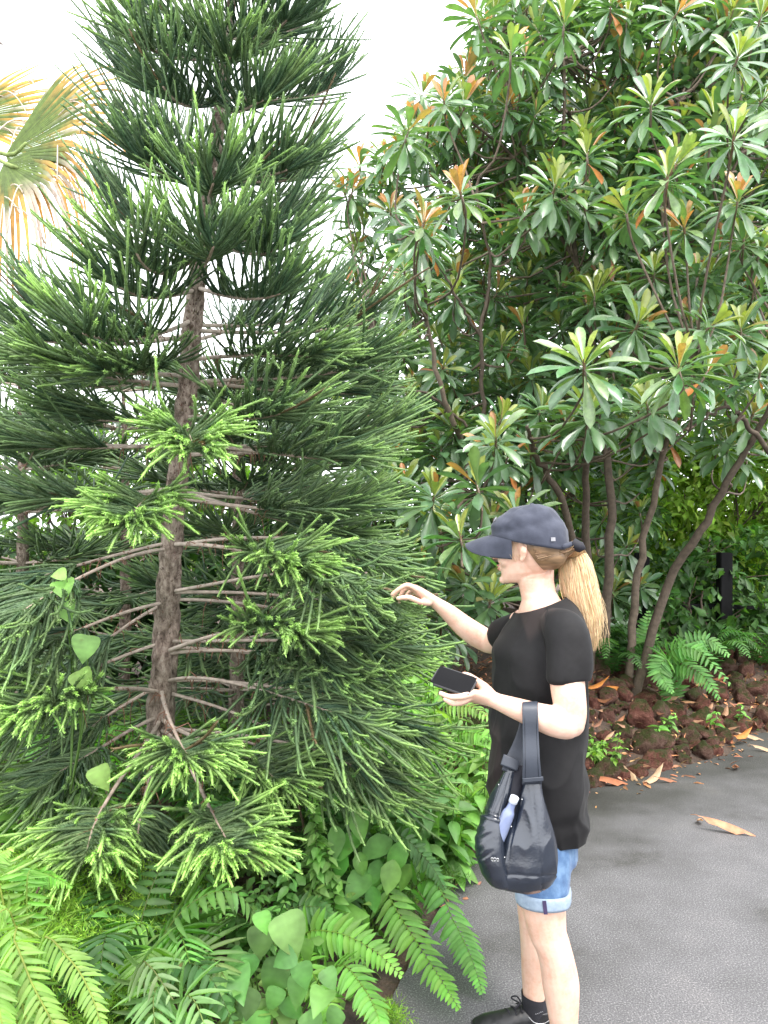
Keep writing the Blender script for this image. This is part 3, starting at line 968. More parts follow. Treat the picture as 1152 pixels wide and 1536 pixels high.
# ------------------------------------------------------------------ leafy bushes and trees behind
BT = [leaf_tpl(OVATE, 3, curl=.2, fold=.8), leaf_tpl(LANCE, 3, curl=.25, fold=.8)]
def leafy(name, label, cat, foot, blobs, nleaf, L, W, col, mat, group=None, stems=4, tpl=0, hang=.3, shell=.45, stemcol=(.12, .09, .07), sr=.03, gapseed=0, gap=.0):
    """Bush or tree: blobs = [(px, py, Y, rx, ry(depth), rz)] in metres round the pixel's point"""
    foot = Vector(foot)
    t = wthing(name, label, cat, foot, group)
    cen = np.array([P(b[0], b[1], b[2]) for b in blobs])
    rad = np.array([b[3:6] for b in blobs])
    vol = rad.prod(1) ** .75
    pick = RNG.choice(len(blobs), nleaf, p=vol / vol.sum())
    d = nrm(RNG.normal(0, 1, (nleaf, 3)))
    rr_ = RNG.uniform(shell, 1.0, (nleaf, 1)) ** .6
    pos = cen[pick] + d * rr_ * rad[pick]
    if gap:
        keep = np.array([noise.noise(Vector(q * 1.9) + Vector((gapseed, 0, 0))) > -gap for q in pos])
        pos, d, pick = pos[keep], d[keep], pick[keep]
    nleaf = len(pos)
    clump = jit((1, 1, 1), len(pos), .0, .0)
    cl = np.array([noise.noise(Vector(q * 2.6)) for q in pos])[:, None]
    ok = pos[:, 2] > foot.z + .02
    dirs = nrm(d * .8 + RNG.normal(0, .7, (nleaf, 3)) + np.array((0, 0, -hang)))
    up = nrm(np.array((0, 0, 1.0)) + RNG.normal(0, .5, (nleaf, 3)) + d * .3)
    cc = jit(col, nleaf, .25, .06) * (1 + .45 * cl)
    nb = NB()
    sz = RNG.uniform(.65, 1.25, nleaf)
    place_leaves(nb, BT[tpl], pos[ok], dirs[ok], up[ok], (L * sz)[ok], (W * sz)[ok], np.clip(cc, .003, .9)[ok], 1.2)
    cr = nb.build('crown', mat, t)
    cr['kind'] = 'stuff'
    nb = NB()
    for k in range(stems):
        j = k % len(blobs)
        tip = cen[j] + RNG.normal(0, .3, 3) * rad[j]
        a = A3(foot) + np.array((RNG.normal(0, .08), RNG.normal(0, .08), -.1))
        stem_tube(nb, [a, a * .55 + tip * .45 + RNG.normal(0, .1, 3), tip], sr, sr * .3, 12, 6, stemcol, .01)
        for _ in range(5):
            q = a * .4 + tip * .6
            e = cen[j] + nrm(RNG.normal(0, 1, 3)) * rad[j] * .8
            if e[2] > foot.z: stem_tube(nb, [q, (q + e) / 2 + RNG.normal(0, .05, 3), e], sr * .4, .004, 8, 4, stemcol)
    nb.build('trunk', M['wood'], t)
    return t

def ft(px, Y):
    q = P(px, 800, Y)
    return (q.x, Y, gz1(q.x, Y))

leafy('bush', 'sunlit yellow-green bush behind the black fence', 'bush', ft(1060, 9.2),
      [(1060, 760, 9.2, 1.1, .6, .85), (960, 720, 9.4, .9, .5, .9), (1150, 720, 9.2, .9, .6, 1.0), (1000, 850, 9.2, 1.2, .5, .6), (1110, 860, 9.0, 1.1, .5, .6), (1050, 640, 9.8, 1.1, .5, .6), (1180, 640, 9.4, .8, .5, .7), (920, 640, 9.6, .8, .5, .7)],
      11500, .15, .034, (.19, .30, .045), M['leaf'], tpl=1, stems=7, gap=.45)
leafy('tree', 'pale green tree far behind the fence and the yellow-green bush', 'tree', ft(1040, 12.5),
      [(1040, 800, 12.5, 2.4, .8, 1.4), (1200, 720, 12.5, 1.6, .8, 1.8), (900, 760, 12.5, 1.5, .8, 1.6), (1040, 930, 12, 2.6, .6, .8)],
      6500, .2, .055, (.15, .24, .05), M['leaf'], stems=6, sr=.06, gap=.5)
leafy('tree', 'dark green tree whose branches fill the back of the bank behind the fence', 'tree', ft(1010, 8.3),
      [(1000, 880, 8.1, .8, .5, .35), (1120, 850, 8.2, .7, .5, .4), (1060, 900, 7.5, .6, .12, .3), (1120, 930, 7.5, .5, .12, .25), (985, 930, 7.4, .4, .12, .25), (930, 790, 8.4, .5, .5, .6), (1090, 940, 8.2, .9, .4, .3), (1150, 960, 8.2, .6, .4, .3)],
      4200, .14, .034, (.055, .12, .036), M['leaf'], stems=5, tpl=1, sr=.025, gap=.2)
leafy('tree', 'tall dark tree behind the many-stemmed evergreen with the glossy leaves', 'tree', ft(800, 10.8),
      [(760, 700, 10.6, 1.6, .8, 1.6), (640, 760, 10.2, 1.2, .8, 1.4), (900, 520, 11, 1.7, .8, 1.7), (1050, 420, 11, 1.6, .8, 1.7), (760, 480, 11, 1.6, .8, 1.5), (1000, 250, 11, 1.6, .8, 1.6), (850, 280, 11.2, 1.3, .8, 1.4), (1160, 250, 11, 1.2, .8, 2.2), (560, 900, 9.5, 1, .8, 1.0), (760, 920, 9.2, 1.4, .6, .9)],
      11000, .24, .06, (.08, .145, .06), M['leaf'], stems=9, tpl=1, sr=.08)
leafy('tree', 'dark leafy tree top rising past the glossy evergreen beside the path', 'tree', ft(1230, 8.2),
      [(1195, 35, 8.2, .42, .4, .45), (1240, 160, 8.2, .5, .5, .8)], 420, .22, .055, (.03, .07, .028), M['leaf'], stems=3, tpl=1, sr=.06)
leafy('bush', 'bright yellow-green bush behind the pines, beneath the open sky', 'bush', ft(150, 8.5),
      [(40, 690, 8.5, .9, .6, .55), (180, 700, 8.6, .9, .6, .6), (320, 700, 8.6, .9, .6, .55), (100, 780, 8.3, 1.3, .6, .6), (280, 790, 8.3, 1.3, .6, .6)],
      5200, .13, .035, (.12, .22, .035), M['leaf'], stems=7, gap=.3)
leafy('bush', 'dark green hedge growing low behind the bare pine trunk', 'bush', ft(250, 7.2),
      [(60, 900, 7.2, 1.2, .5, .7), (220, 900, 7.2, 1.2, .5, .7), (400, 900, 7.2, 1.2, .5, .8), (500, 860, 7.4, .9, .5, .9), (-40, 950, 7, .9, .5, .7), (330, 980, 7, 1.5, .5, .6), (500, 980, 6.8, .9, .5, .6)],
      7000, .14, .04, (.035, .085, .026), M['leaf'], stems=8)

# ------------------------------------------------------------------ fan palm
def fan_leaf(parent, hub, axis, side, R_, n=34, droop=.5, arc=150, fused=.45, tipcol=(.5, .26, .06), pet=None):
    axis, side = nrm(A3(axis)), nrm(A3(side))
    nrmv = nrm(np.cross(axis, side))
    if nrmv[2] < 0: nrmv = -nrmv
    nb = NB()
    hub = A3(hub)
    for k in range(n):
        a = math.radians(arc) * ((k + .5) / n - .5)
        d = axis * math.cos(a) + side * math.sin(a)
        s_ = nrm(np.cross(nrmv, d))
        L = R_ * RNG.uniform(.9, 1.08) * (1 - .18 * abs(2 * k / n - 1))
        K_ = 11
        t = np.linspace(0, 1, K_)
        dr = droop * RNG.uniform(.6, 1.4)
        p = hub + d[None] * (L * t)[:, None]
        bendt = np.clip((t - fused) / (1 - fused), 0, 1)
        p = p - d[None] * (L * .45 * min(dr, 1.2) * bendt ** 2)[:, None] - np.array((0, 0, 1.0)) * (L * dr * .95 * bendt ** 1.6)[:, None]
        wmax = R_ * fused * math.radians(arc) / n * .46
        wd = np.where(t < fused, wmax * t / fused, wmax * (1 - bendt) ** .7 + .0015)
        fold = .4 * wd
        Lf = p - s_[None] * wd[:, None] - nrmv[None] * fold[:, None]
        Rt = p + s_[None] * wd[:, None] - nrmv[None] * fold[:, None]
        V = np.stack([Lf, p, Rt], 1).reshape(-1, 3)
        i = np.arange(K_ - 1)[:, None] * 3
        Q = np.concatenate([np.stack([i + s, i + s + 1, i + s + 4, i + s + 3], -1) for s in (0, 1)]).reshape(-1, 4)
        g = np.array((.075, .115, .022)) * RNG.uniform(.8, 1.2)
        tc_ = np.array(tipcol) * RNG.uniform(.6, 1.3) if RNG.random() < .75 else np.array((.42, .34, .28))
        mixv = smooth01(t, fused * RNG.uniform(.5, 1.1), min(1, fused + .2))[:, None]
        c = g * (1 - mixv) + tc_ * mixv
        nb.add(V, Q, None, np.repeat(c, 3, 0))
    # pale loose fibres
    m_ = 16
    a = np.radians(arc) * RNG.uniform(-.5, .5, m_)
    d = axis[None] * np.cos(a)[:, None] + side[None] * np.sin(a)[:, None]
    p0 = hub + d * R_ * RNG.uniform(.3, .8, (m_, 1)) + nrmv * .01
    q = np.linspace(0, 1, 7)[None, :, None]
    w_ = nrm(d + RNG.normal(0, .5, (m_, 3)))
    pts = p0[:, None] + (w_[:, None] * q + np.array((0, 0, -1.0)) * q ** 2 * 1.0) * RNG.uniform(.12, .4, (m_, 1, 1)) * R_
    V, Q, T = tubes(pts, np.full((m_, 7), .004), 4)
    nb.add(V, Q, T, (.55, .47, .38))
    fr = nb.build('frond', M['dry'], parent)
    nb = NB()
    stem_tube(nb, [pet, pet * .4 + hub * .6 + np.array((0, 0, .12)), hub, hub + axis * R_ * .15], .02, .01, 14, 6, (.2, .26, .09))
    sub('stalk', nb.mesh('stalk', M['wood']), fr)
    return fr
pb = P(-190, 800, 5.6)
pb.z = gz1(pb.x, 5.6)
palm = wthing('fan_palm', 'fan palm with drooping fronds browned orange at the tips', 'palm', pb)
nb = NB()
crown = A3(P(-190, 215, 5.6))
stem_tube(nb, [A3(pb) - np.array((0, 0, .15)), (A3(pb) + crown) / 2 + np.array((.05, 0, 0)), crown], .14, .11, 60, 14, (.2, .16, .13), .006)
nb.build('trunk', M['bark'], palm)
fan_leaf(palm, P(8, 232, 4.7), (1, -.35, .28), (.12, .25, 1), 1.12, n=36, droop=.32, arc=120, fused=.48, pet=crown)
fan_leaf(palm, P(6, 244, 4.6), (.82, -.35, -.42), (.5, .35, .8), .82, n=26, droop=.75, arc=130, fused=.45, pet=crown)
fan_leaf(palm, P(-70, 180, 5.0), (1, .1, .28), (-.2, .3, 1), .86, n=26, droop=.1, arc=80, fused=.5, pet=crown, tipcol=(.62, .3, .05))
fan_leaf(palm, P(-95, 60, 5.7), (1, 0, .15), (-.2, .3, 1), .74, n=18, droop=.75, arc=70, fused=.45, pet=crown, tipcol=(.2, .17, .16))

# ------------------------------------------------------------------ undergrowth
PT = leaf_tpl(LINE, 4, curl=.12, fold=.6)
PT2 = leaf_tpl([(0, .35), (.1, .9), (.3, 1), (.6, .8), (.85, .45), (1, .05)], 4, curl=.2, fold=.4)
OV = leaf_tpl(OVATE, 6, curl=.22, fold=1.0, wave=.015, veins=.5)
HT = leaf_tpl(HEART, 12, curl=.3, fold=1.2, wave=.014, veins=.6)
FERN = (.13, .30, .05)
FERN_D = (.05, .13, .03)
FERN_B = (.19, .33, .075)

def frond(parent, pts, up, n, pl, pw, col, lean=.25, droop=.25, singly=False, tpl=None, name='frond', peak=.3, mat='fern'):
    """Fern frond: rachis through world points, leaflet pairs shrinking to the tip."""
    tpl = tpl or PT
    K_ = 20
    ax = spline(np.array([A3(q) for q in pts]), K_)
    t = np.linspace(0, 1, K_)
    nb = NB()
    V, Q, T = tubes(ax[None], np.linspace(.0035, .001, K_)[None], 5)
    nb.add(V, Q, T, np.array(col) * np.array((1.3, .9, .8)))
    s = np.repeat(.06 + .93 * (np.arange(n) + .5) / n, 2)
    sg = np.tile([1.0, -1.0], n)[:, None]
    s = s + np.where(sg[:, 0] > 0, .004, -.004)
    p = np.stack([np.interp(s, t, ax[:, k]) for k in range(3)], -1)
    tan = nrm(np.stack([np.interp(s, t, np.gradient(ax[:, k])) for k in range(3)], -1))
    up = nrm(A3(up))
    side = nrm(np.cross(tan, up))
    upn = np.cross(side, tan)
    pr = np.interp(s, [0, .08, peak, .6, .85, 1], [.5, .78, 1, .82, .42, .1])
    m_ = len(s)
    d = nrm(side * sg + tan * (lean + .3 * s[:, None]) + upn * RNG.normal(.05, .1, (m_, 1)) + np.array((0, 0, -1.0)) * droop * RNG.uniform(.6, 1.4, (m_, 1)) + RNG.normal(0, .05, (m_, 3)))
    L = pl * pr * RNG.uniform(.88, 1.1, m_)
    W = pw * np.maximum(pr, .3) ** .5 * RNG.uniform(.88, 1.1, m_)
    cc = jit(col, m_, .13, .05) * (1 + .5 * smooth01(s, .7, 1))[:, None]
    if singly:
        fr = nb.build(name, M[mat], parent)
        for k in range(m_):
            lb = NB()
            place_leaves(lb, tpl, [(0, 0, 0)], [d[k]], [upn[k]], [L[k]], [W[k]], [cc[k]], 1.15)
            o = sub('leaflet', lb.mesh('leaflet', M[mat]), fr)
            o.location = p[k]
    else:
        place_leaves(nb, tpl, p, d, upn, L, W, cc, 1.15)
        fr = nb.build(name, M[mat], parent)
    return fr

def gp(px, Y):
    q = P(px, 800, Y)
    return np.array((q.x, Y, gz1(q.x, Y)))

# hero ferns leaning over the path edge
f1 = wthing('fern', 'sword fern arching its two longest fronds over the path edge', 'fern', gp(560, 3.0))
b = gp(560, 3.0)
frond(f1, [b, P(556, 1300, 2.95), P(600, 1375, 2.8), P(650, 1452, 2.62), P(690, 1515, 2.5)], (.25, -.55, .8), 34, .115, .0135, FERN, singly=True)
frond(f1, [b, P(640, 1318, 3.0), P(682, 1385, 2.85), P(708, 1440, 2.72), P(724, 1492, 2.62)], (.3, -.5, .8), 30, .105, .0125, (.10, .25, .05), singly=True)
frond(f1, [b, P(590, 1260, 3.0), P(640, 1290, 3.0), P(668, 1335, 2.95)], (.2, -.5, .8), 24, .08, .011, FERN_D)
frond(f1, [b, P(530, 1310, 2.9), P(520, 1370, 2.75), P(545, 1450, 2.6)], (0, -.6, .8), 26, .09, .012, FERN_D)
f2 = wthing('fern', 'light green fern whose short broad fronds rise beside the heart-shaped leaves', 'fern', gp(440, 2.5))
b = gp(440, 2.5)
frond(f2, [b, P(450, 1410, 2.45), P(500, 1398, 2.4), P(560, 1425, 2.35), P(605, 1466, 2.3)], (.2, -.8, .55), 26, .085, .012, FERN, singly=True)
frond(f2, [b, P(505, 1450, 2.3), P(540, 1475, 2.2), P(565, 1520, 2.1), P(575, 1570, 2.05)], (.3, -.6, .7), 24, .075, .011, (.12, .29, .055), singly=True)
frond(f2, [b, P(450, 1440, 2.4), P(490, 1500, 2.2), P(500, 1560, 2.1)], (0, -.6, .8), 22, .08, .011, FERN)
frond(f2, [b, P(420, 1380, 2.5), P(470, 1360, 2.5), P(500, 1372, 2.5)], (0, -.6, .8), 20, .07, .011, FERN_D)
f3 = wthing('fern', 'very bright yellow-green fern in the corner of the planting bed', 'fern', gp(60, 1.95))
b = gp(60, 1.95)
for pts, c in (([P(60, 1420, 1.85), P(105, 1440, 1.75), P(140, 1500, 1.65), P(160, 1580, 1.6)], FERN_B), ([P(30, 1400, 1.9), P(20, 1450, 1.8), P(40, 1530, 1.7), P(60, 1600, 1.65)], FERN_B),
               ([P(20, 1380, 1.95), P(-20, 1400, 1.9), P(-60, 1470, 1.85)], FERN_B), ([P(40, 1340, 2.05), P(60, 1310, 2.1), P(110, 1330, 2.15)], FERN), ([P(0, 1330, 2.0), P(-10, 1290, 2.0), P(20, 1270, 2.05)], FERN_B),
               ([P(20, 1420, 1.8), P(50, 1480, 1.7), P(90, 1560, 1.6), P(95, 1620, 1.55)], FERN_B), ([P(0, 1460, 1.75), P(0, 1520, 1.65), P(20, 1590, 1.6)], FERN_B)):
    frond(f3, [b] + pts, (.1, -.55, .85), 36, .06, .006, c, droop=.55)
f4 = wthing('fern', 'bright fern just behind the hand that holds the phone', 'fern', gp(690, 4.1))
b = gp(690, 4.1)
for pts, c in (([P(660, 1080, 4.0), P(700, 1060, 3.9), P(745, 1085, 3.8)], FERN_B), ([P(680, 1120, 3.9), P(715, 1100, 3.8), P(750, 1130, 3.7)], FERN), ([P(650, 1060, 4.0), P(620, 1040, 4.0), P(590, 1060, 3.9)], FERN),
               ([P(680, 1190, 3.8), P(715, 1180, 3.7), P(750, 1195, 3.6)], FERN_B), ([P(660, 1150, 3.9), P(640, 1130, 3.8), P(605, 1150, 3.7)], FERN)):
    frond(f4, [b] + pts, (.1, -.5, .85), 24, .10, .0105, c)

def fern_at(label, px, Y, nf, ln, col, group=None, ht=.35, seed=0, pl=.09):
    b = gp(px, Y)
    t = wthing('fern', label, 'fern', b, group)
    for k in range(nf):
        a = 2 * PI * k / nf + RNG.uniform(-.3, .3)
        l = ln * RNG.uniform(.75, 1.15)
        h = ht * RNG.uniform(.75, 1.2)
        d = np.array((math.cos(a), math.sin(a), 0))
        frond(t, [b, b + d * l * .3 + (0, 0, h * .75), b + d * l * .7 + (0, 0, h * .95), b + d * l + (0, 0, h * .6)], (0, -.1, 1), 22, pl, .0105, jit(col, 1, .15)[0])
b = gp(968, 6.75)
f5 = wthing('fern', 'single upright pale fern frond standing at the top of the rocks', 'fern', b)
frond(f5, [b, P(968, 975, 6.7), P(970, 945, 6.7), P(973, 915, 6.75)], (0, -1, .3), 17, .135, .019, (.15, .32, .09), droop=.05, lean=.1)
b = gp(1010, 6.5)
f6 = wthing('fern', 'spreading fern whose fronds arch over the rocks beside the fence post', 'fern', b)
for pts in ([P(1000, 985, 6.4), P(1045, 975, 6.2), P(1098, 1030, 6.0)], [P(1010, 1000, 6.4), P(1050, 1010, 6.2), P(1080, 1050, 6.1)], [P(1020, 980, 6.4), P(1060, 960, 6.4), P(1095, 985, 6.3)], [P(1000, 990, 6.3), P(990, 1010, 6.2), P(1010, 1040, 6.1)]):
    frond(f6, [b] + pts, (0, -.8, .7), 24, .15, .017, (.10, .24, .06))
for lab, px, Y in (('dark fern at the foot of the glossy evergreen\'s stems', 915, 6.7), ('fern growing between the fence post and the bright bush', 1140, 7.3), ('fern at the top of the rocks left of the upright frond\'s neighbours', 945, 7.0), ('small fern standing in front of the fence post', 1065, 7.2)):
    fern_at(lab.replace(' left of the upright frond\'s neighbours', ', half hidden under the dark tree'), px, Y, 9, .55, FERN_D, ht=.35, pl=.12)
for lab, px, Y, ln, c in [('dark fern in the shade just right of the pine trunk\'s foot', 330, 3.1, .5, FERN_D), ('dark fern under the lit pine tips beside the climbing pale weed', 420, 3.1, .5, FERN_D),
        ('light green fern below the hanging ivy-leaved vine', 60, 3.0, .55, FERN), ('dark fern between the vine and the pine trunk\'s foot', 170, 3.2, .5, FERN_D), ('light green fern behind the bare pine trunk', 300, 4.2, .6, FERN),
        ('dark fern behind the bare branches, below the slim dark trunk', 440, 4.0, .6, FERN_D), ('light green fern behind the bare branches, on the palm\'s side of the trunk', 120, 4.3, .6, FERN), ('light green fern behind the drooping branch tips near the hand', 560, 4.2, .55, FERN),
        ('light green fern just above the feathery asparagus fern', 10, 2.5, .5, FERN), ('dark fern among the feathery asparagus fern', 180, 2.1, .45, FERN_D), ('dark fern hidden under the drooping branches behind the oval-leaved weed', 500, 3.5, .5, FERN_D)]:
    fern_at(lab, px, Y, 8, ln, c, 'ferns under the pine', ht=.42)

# feathery palm seedlings
def palmlet(label, b, fr, col, pl=.17, n=15):
    t = wthing('palm_seedling', label, 'palm seedling', b)
    for pts in fr: frond(t, [b] + pts, (0, -.5, .85), n, pl, .0085, jit(col, 1, .1)[0], lean=.55, droop=.35, tpl=PT, peak=.45)
palmlet('palm seedling with long narrow drooping leaflets below the pine trunk', gp(255, 2.35), [
    [P(240, 1400, 2.3), P(215, 1385, 2.2), P(180, 1410, 2.1)], [P(265, 1390, 2.3), P(300, 1360, 2.25), P(345, 1375, 2.2)], [P(260, 1410, 2.2), P(270, 1400, 2.1), P(285, 1445, 1.95)],
    [P(240, 1385, 2.4), P(225, 1350, 2.4), P(250, 1335, 2.35)], [P(270, 1440, 2.1), P(310, 1430, 2.05), P(340, 1470, 2.0)], [P(235, 1430, 2.1), P(220, 1440, 2.0), P(215, 1490, 1.9)]], (.10, .22, .05))
palmlet('bluish palm seedling at the bottom of the bed by the heart-shaped leaves', gp(250, 1.95), [
    [P(215, 1470, 1.9), P(225, 1450, 1.85), P(260, 1500, 1.75)], [P(270, 1520, 1.85), P(290, 1500, 1.8), P(315, 1560, 1.7)], [P(240, 1500, 1.85), P(230, 1500, 1.8), P(235, 1570, 1.7)]], (.15, .27, .10), pl=.11, n=12)

# broad-leaved plants with leaves set one by one
def leaf_obj(parent, name, c, d, up, L, W, col, tpl, base):
    nb = NB()
    place_leaves(nb, tpl, [A3(c) - A3(d) / np.linalg.norm(A3(d)) * L * .5], [d], [up], [L], [W], [col], 1.2)
    nb.build(name, M['leaf'], parent)
def broad(name, label, b, leaves, Y0, col, tpl, ratio, up=(0, -.75, .66)):
    t = wthing(name, label, 'plant', b)
    st = NB()
    b = A3(b)
    for (x, y, s) in leaves:
        Y = Y0 + RNG.uniform(-.06, .06)
        c = A3(P(x, y, Y))
        L = s * Y / F * 1.0
        d = nrm(np.array((RNG.normal(0, .5), -.35, -.75 + RNG.normal(0, .35))))
        u = nrm(A3(up) + RNG.normal(0, .22, 3))
        leaf_obj(t, 'leaf', c, d, u, L, L * ratio, jit(col, 1, .12)[0], tpl, b)
        e = c - d * L * .5
        m_ = b * .45 + e * .55 + np.array((0, .05, -.02))
        stem_tube(st, [b, m_, e], .004, .0018, 10, 5, (.12, .22, .05))
    st.build('stem', M['leaf'], t)
broad('heart_leaf_plant', 'plant with large matt heart-shaped leaves low in the bed', gp(400, 2.2),
      [(436, 1405, 68), (391, 1415, 50), (412, 1470, 62), (356, 1474, 58), (372, 1508, 46), (446, 1490, 46), (400, 1520, 40), (455, 1465, 40), (335, 1510, 44), (480, 1500, 48), (430, 1530, 44), (385, 1545, 50), (300, 1540, 40), (470, 1540, 44), (425, 1440, 40), (460, 1430, 38), (350, 1440, 36), (495, 1470, 34), (330, 1475, 34), (440, 1515, 40), (355, 1530, 40), (410, 1500, 36), (500, 1530, 36), (375, 1450, 34), (395, 1385, 34)], 2.05, (.11, .235, .065), HT, .42)
broad('weed', 'weed with smooth oval leaves leaning from the bed above the path ferns', gp(545, 2.95),
      [(539, 1239, 50), (525, 1267, 54), (504, 1264, 50), (562, 1273, 58), (594, 1290, 52), (585, 1317, 52), (562, 1310, 40), (510, 1300, 44), (491, 1298, 34), (535, 1329, 60), (523, 1371, 60), (606, 1317, 42), (541, 1298, 38), (491, 1321, 36), (560, 1350, 40), (545, 1385, 42)], 2.75, (.12, .27, .07), OV, .32)
broad('vine', 'thin vine with pale ivy-shaped leaves hanging from the pine branches', P(105, 1190, 2.75),
      [(95, 883, 36), (100, 918, 34), (127, 973, 42), (125, 1022, 38), (152, 1168, 40), (125, 1208, 40), (88, 862, 22), (110, 1060, 26)], 2.72, (.24, .42, .12), HT, .5)

def weed(label, px, Y, h, ns, L, col, group=None, spread=.12, name='weed', n=9, lean=0, z0=0, mat='leaf'):
    b = gp(px, Y)
    b[2] += z0
    t = wthing(name, label, 'weed', b, group)
    st, lf = NB(), NB()
    for k in range(ns):
        tip = b + np.array((RNG.normal(lean, spread), RNG.normal(-.05, spread), h * RNG.uniform(.7, 1.1)))
        p = stem_tube(st, [b + RNG.normal(0, .015, 3) * (1, 1, 0), (b + tip) / 2 + RNG.normal(0, .03, 3), tip], .004, .0015, 14, 5, (.10, .18, .045))
        s = np.repeat(np.linspace(.25, 1, n), 2)
        tt = np.linspace(0, 1, 14)
        q = np.stack([np.interp(s, tt, p[:, j]) for j in range(3)], -1)
        a = np.repeat(np.arange(n) * 1.4 + RNG.uniform(0, 6), 2) + np.tile([0, PI], n) + RNG.normal(0, .25, 2 * n)
        d = nrm(np.stack([np.cos(a), np.sin(a), RNG.normal(-.15, .25, 2 * n)], -1))
        ll = L * np.interp(s, [0, .5, .85, 1], [.8, 1.1, .9, .5]) * RNG.uniform(.8, 1.15, 2 * n)
        up = nrm(np.array((0, -.25, 1.0)) + RNG.normal(0, .3, (2 * n, 3)))
        place_leaves(lf, OV, q, d, up, ll, ll * .26, jit(col, 2 * n, .15, .05) * (1 + .5 * smooth01(s, .8, 1))[:, None], 1.15)
    st.build('stem', M['leaf'], t)
    o = lf.build('leaves', M[mat], t)
    return t
weed('column of small pointed pale leaves climbing beside the pine branches', 478, 2.75, .62, 5, .055, (.17, .32, .09), spread=.025, n=22)
weed('low trailing weed with small pointed leaves under the lit pine tips', 385, 2.6, .42, 7, .06, (.11, .25, .065), spread=.12, n=12)
weed('slim weed rising beside the base of the bare pine trunk', 322, 3.2, .55, 3, .05, (.2, .36, .1), spread=.05, n=12)
for lab, px, Y, h, c in [('dull green weed leaning out below the drooping pine tips', 610, 3.35, .75, (.11, .22, .06)), ('dull green weed at the bed edge just above the handbag\'s height', 660, 3.5, .7, (.10, .21, .06)),
        ('tall pale weed behind the dull green ones, under the phone', 640, 3.9, .95, (.20, .35, .08)), ('mid green weed beside the front of the black shirt', 700, 3.75, .6, (.15, .28, .07)), ('pale weed showing through the drooping pine tips', 585, 3.7, .9, (.17, .32, .07)),
        ('short mid green weed spilling onto the path behind the handbag', 690, 3.5, .4, (.13, .27, .06)), ('dark weed in the shade behind the oval-leaved weed', 560, 3.3, .6, (.08, .19, .05)), ('tallest palest weed, farthest back below the reaching arm', 610, 4.4, 1.0, (.2, .36, .09)),
        ('dull weed at the foot of the rocks behind the shirt', 720, 4.4, .5, (.1, .2, .05)), ('darkest weed, under the lowest drooping pine branches', 530, 3.1, .5, (.07, .17, .045))]:
    weed(lab, px, Y, h, 6, .115, c, 'weeds along the bed edge', spread=.13, n=8)
for px, Y in ((985, 5.62), (1005, 5.75), (1070, 6.0), (1105, 6.3)):
    weed('small bright green seedling growing among the rocks', px, Y, .13, 2, .075, (.15, .34, .07), 'seedlings among the rocks', spread=.03, n=3, z0=.06)
weed('spreading low leafy weed at the corner where the rocks meet the path', 895, 5.15, .22, 16, .05, (.15, .29, .05), spread=.14, n=6)
weed('leafy clump between the rocks and the evergreen stems', 940, 7.0, .5, 8, .15, (.06, .14, .045), spread=.2, n=6, mat='gloss')

# fine ground cover that nobody could count
def carpet(name, label, n, xr, yr, hmax, L, W, col, tpl, dmin=.03, xf=None):
    x = RNG.uniform(*xr, n)
    y = RNG.uniform(*yr, n)
    dd = edge_dist(x, y)
    k = dd > dmin + RNG.uniform(0, .1, n)
    if xf is not None: k &= xf(x, y)
    x, y = x[k], y[k]
    m_ = len(x)
    cl = np.array([noise.noise(Vector((a * 3.1, b_ * 3.1, 0))) for a, b_ in zip(x, y)])
    z = gz(x, y) + RNG.uniform(0, 1, m_) ** 1.3 * hmax * np.clip(.75 + .9 * cl, .15, 1.5)
    d = nrm(np.stack([RNG.normal(0, 1, m_), RNG.normal(-.2, 1, m_), RNG.normal(.1, .5, m_)], -1))
    up = nrm(np.array((0, -.2, 1.0)) + RNG.normal(0, .45, (m_, 3)))
    s = RNG.uniform(.6, 1.3, m_)
    nb = NB()
    place_leaves(nb, tpl, np.stack([x, y, z], -1), d, up, L * s, W * s, np.clip(jit(col, m_, .22, .07) * (1 + .5 * cl[:, None]), .004, .9), 1.1)
    o = nb.build(name, M['leaf'])
    tag(o, label, 'ground cover')
    o['kind'] = 'stuff'
T3 = leaf_tpl(OVATE, 3, curl=.2, fold=.6)
carpet('ground_cover', 'low leafy ground cover under the pine', 22000, (-4.0, .55), (1.6, 5.6), .36, .05, .0145, (.12, .225, .055), T3)
carpet('moss', 'green moss and tiny weeds along the foot of the rocks', 1800, (.6, 4.2), (4.2, 7.2), .05, .03, .01, (.10, .17, .03), T3, dmin=.0, xf=lambda x, y: np.sin(x * 5 + y * 3) > .15)

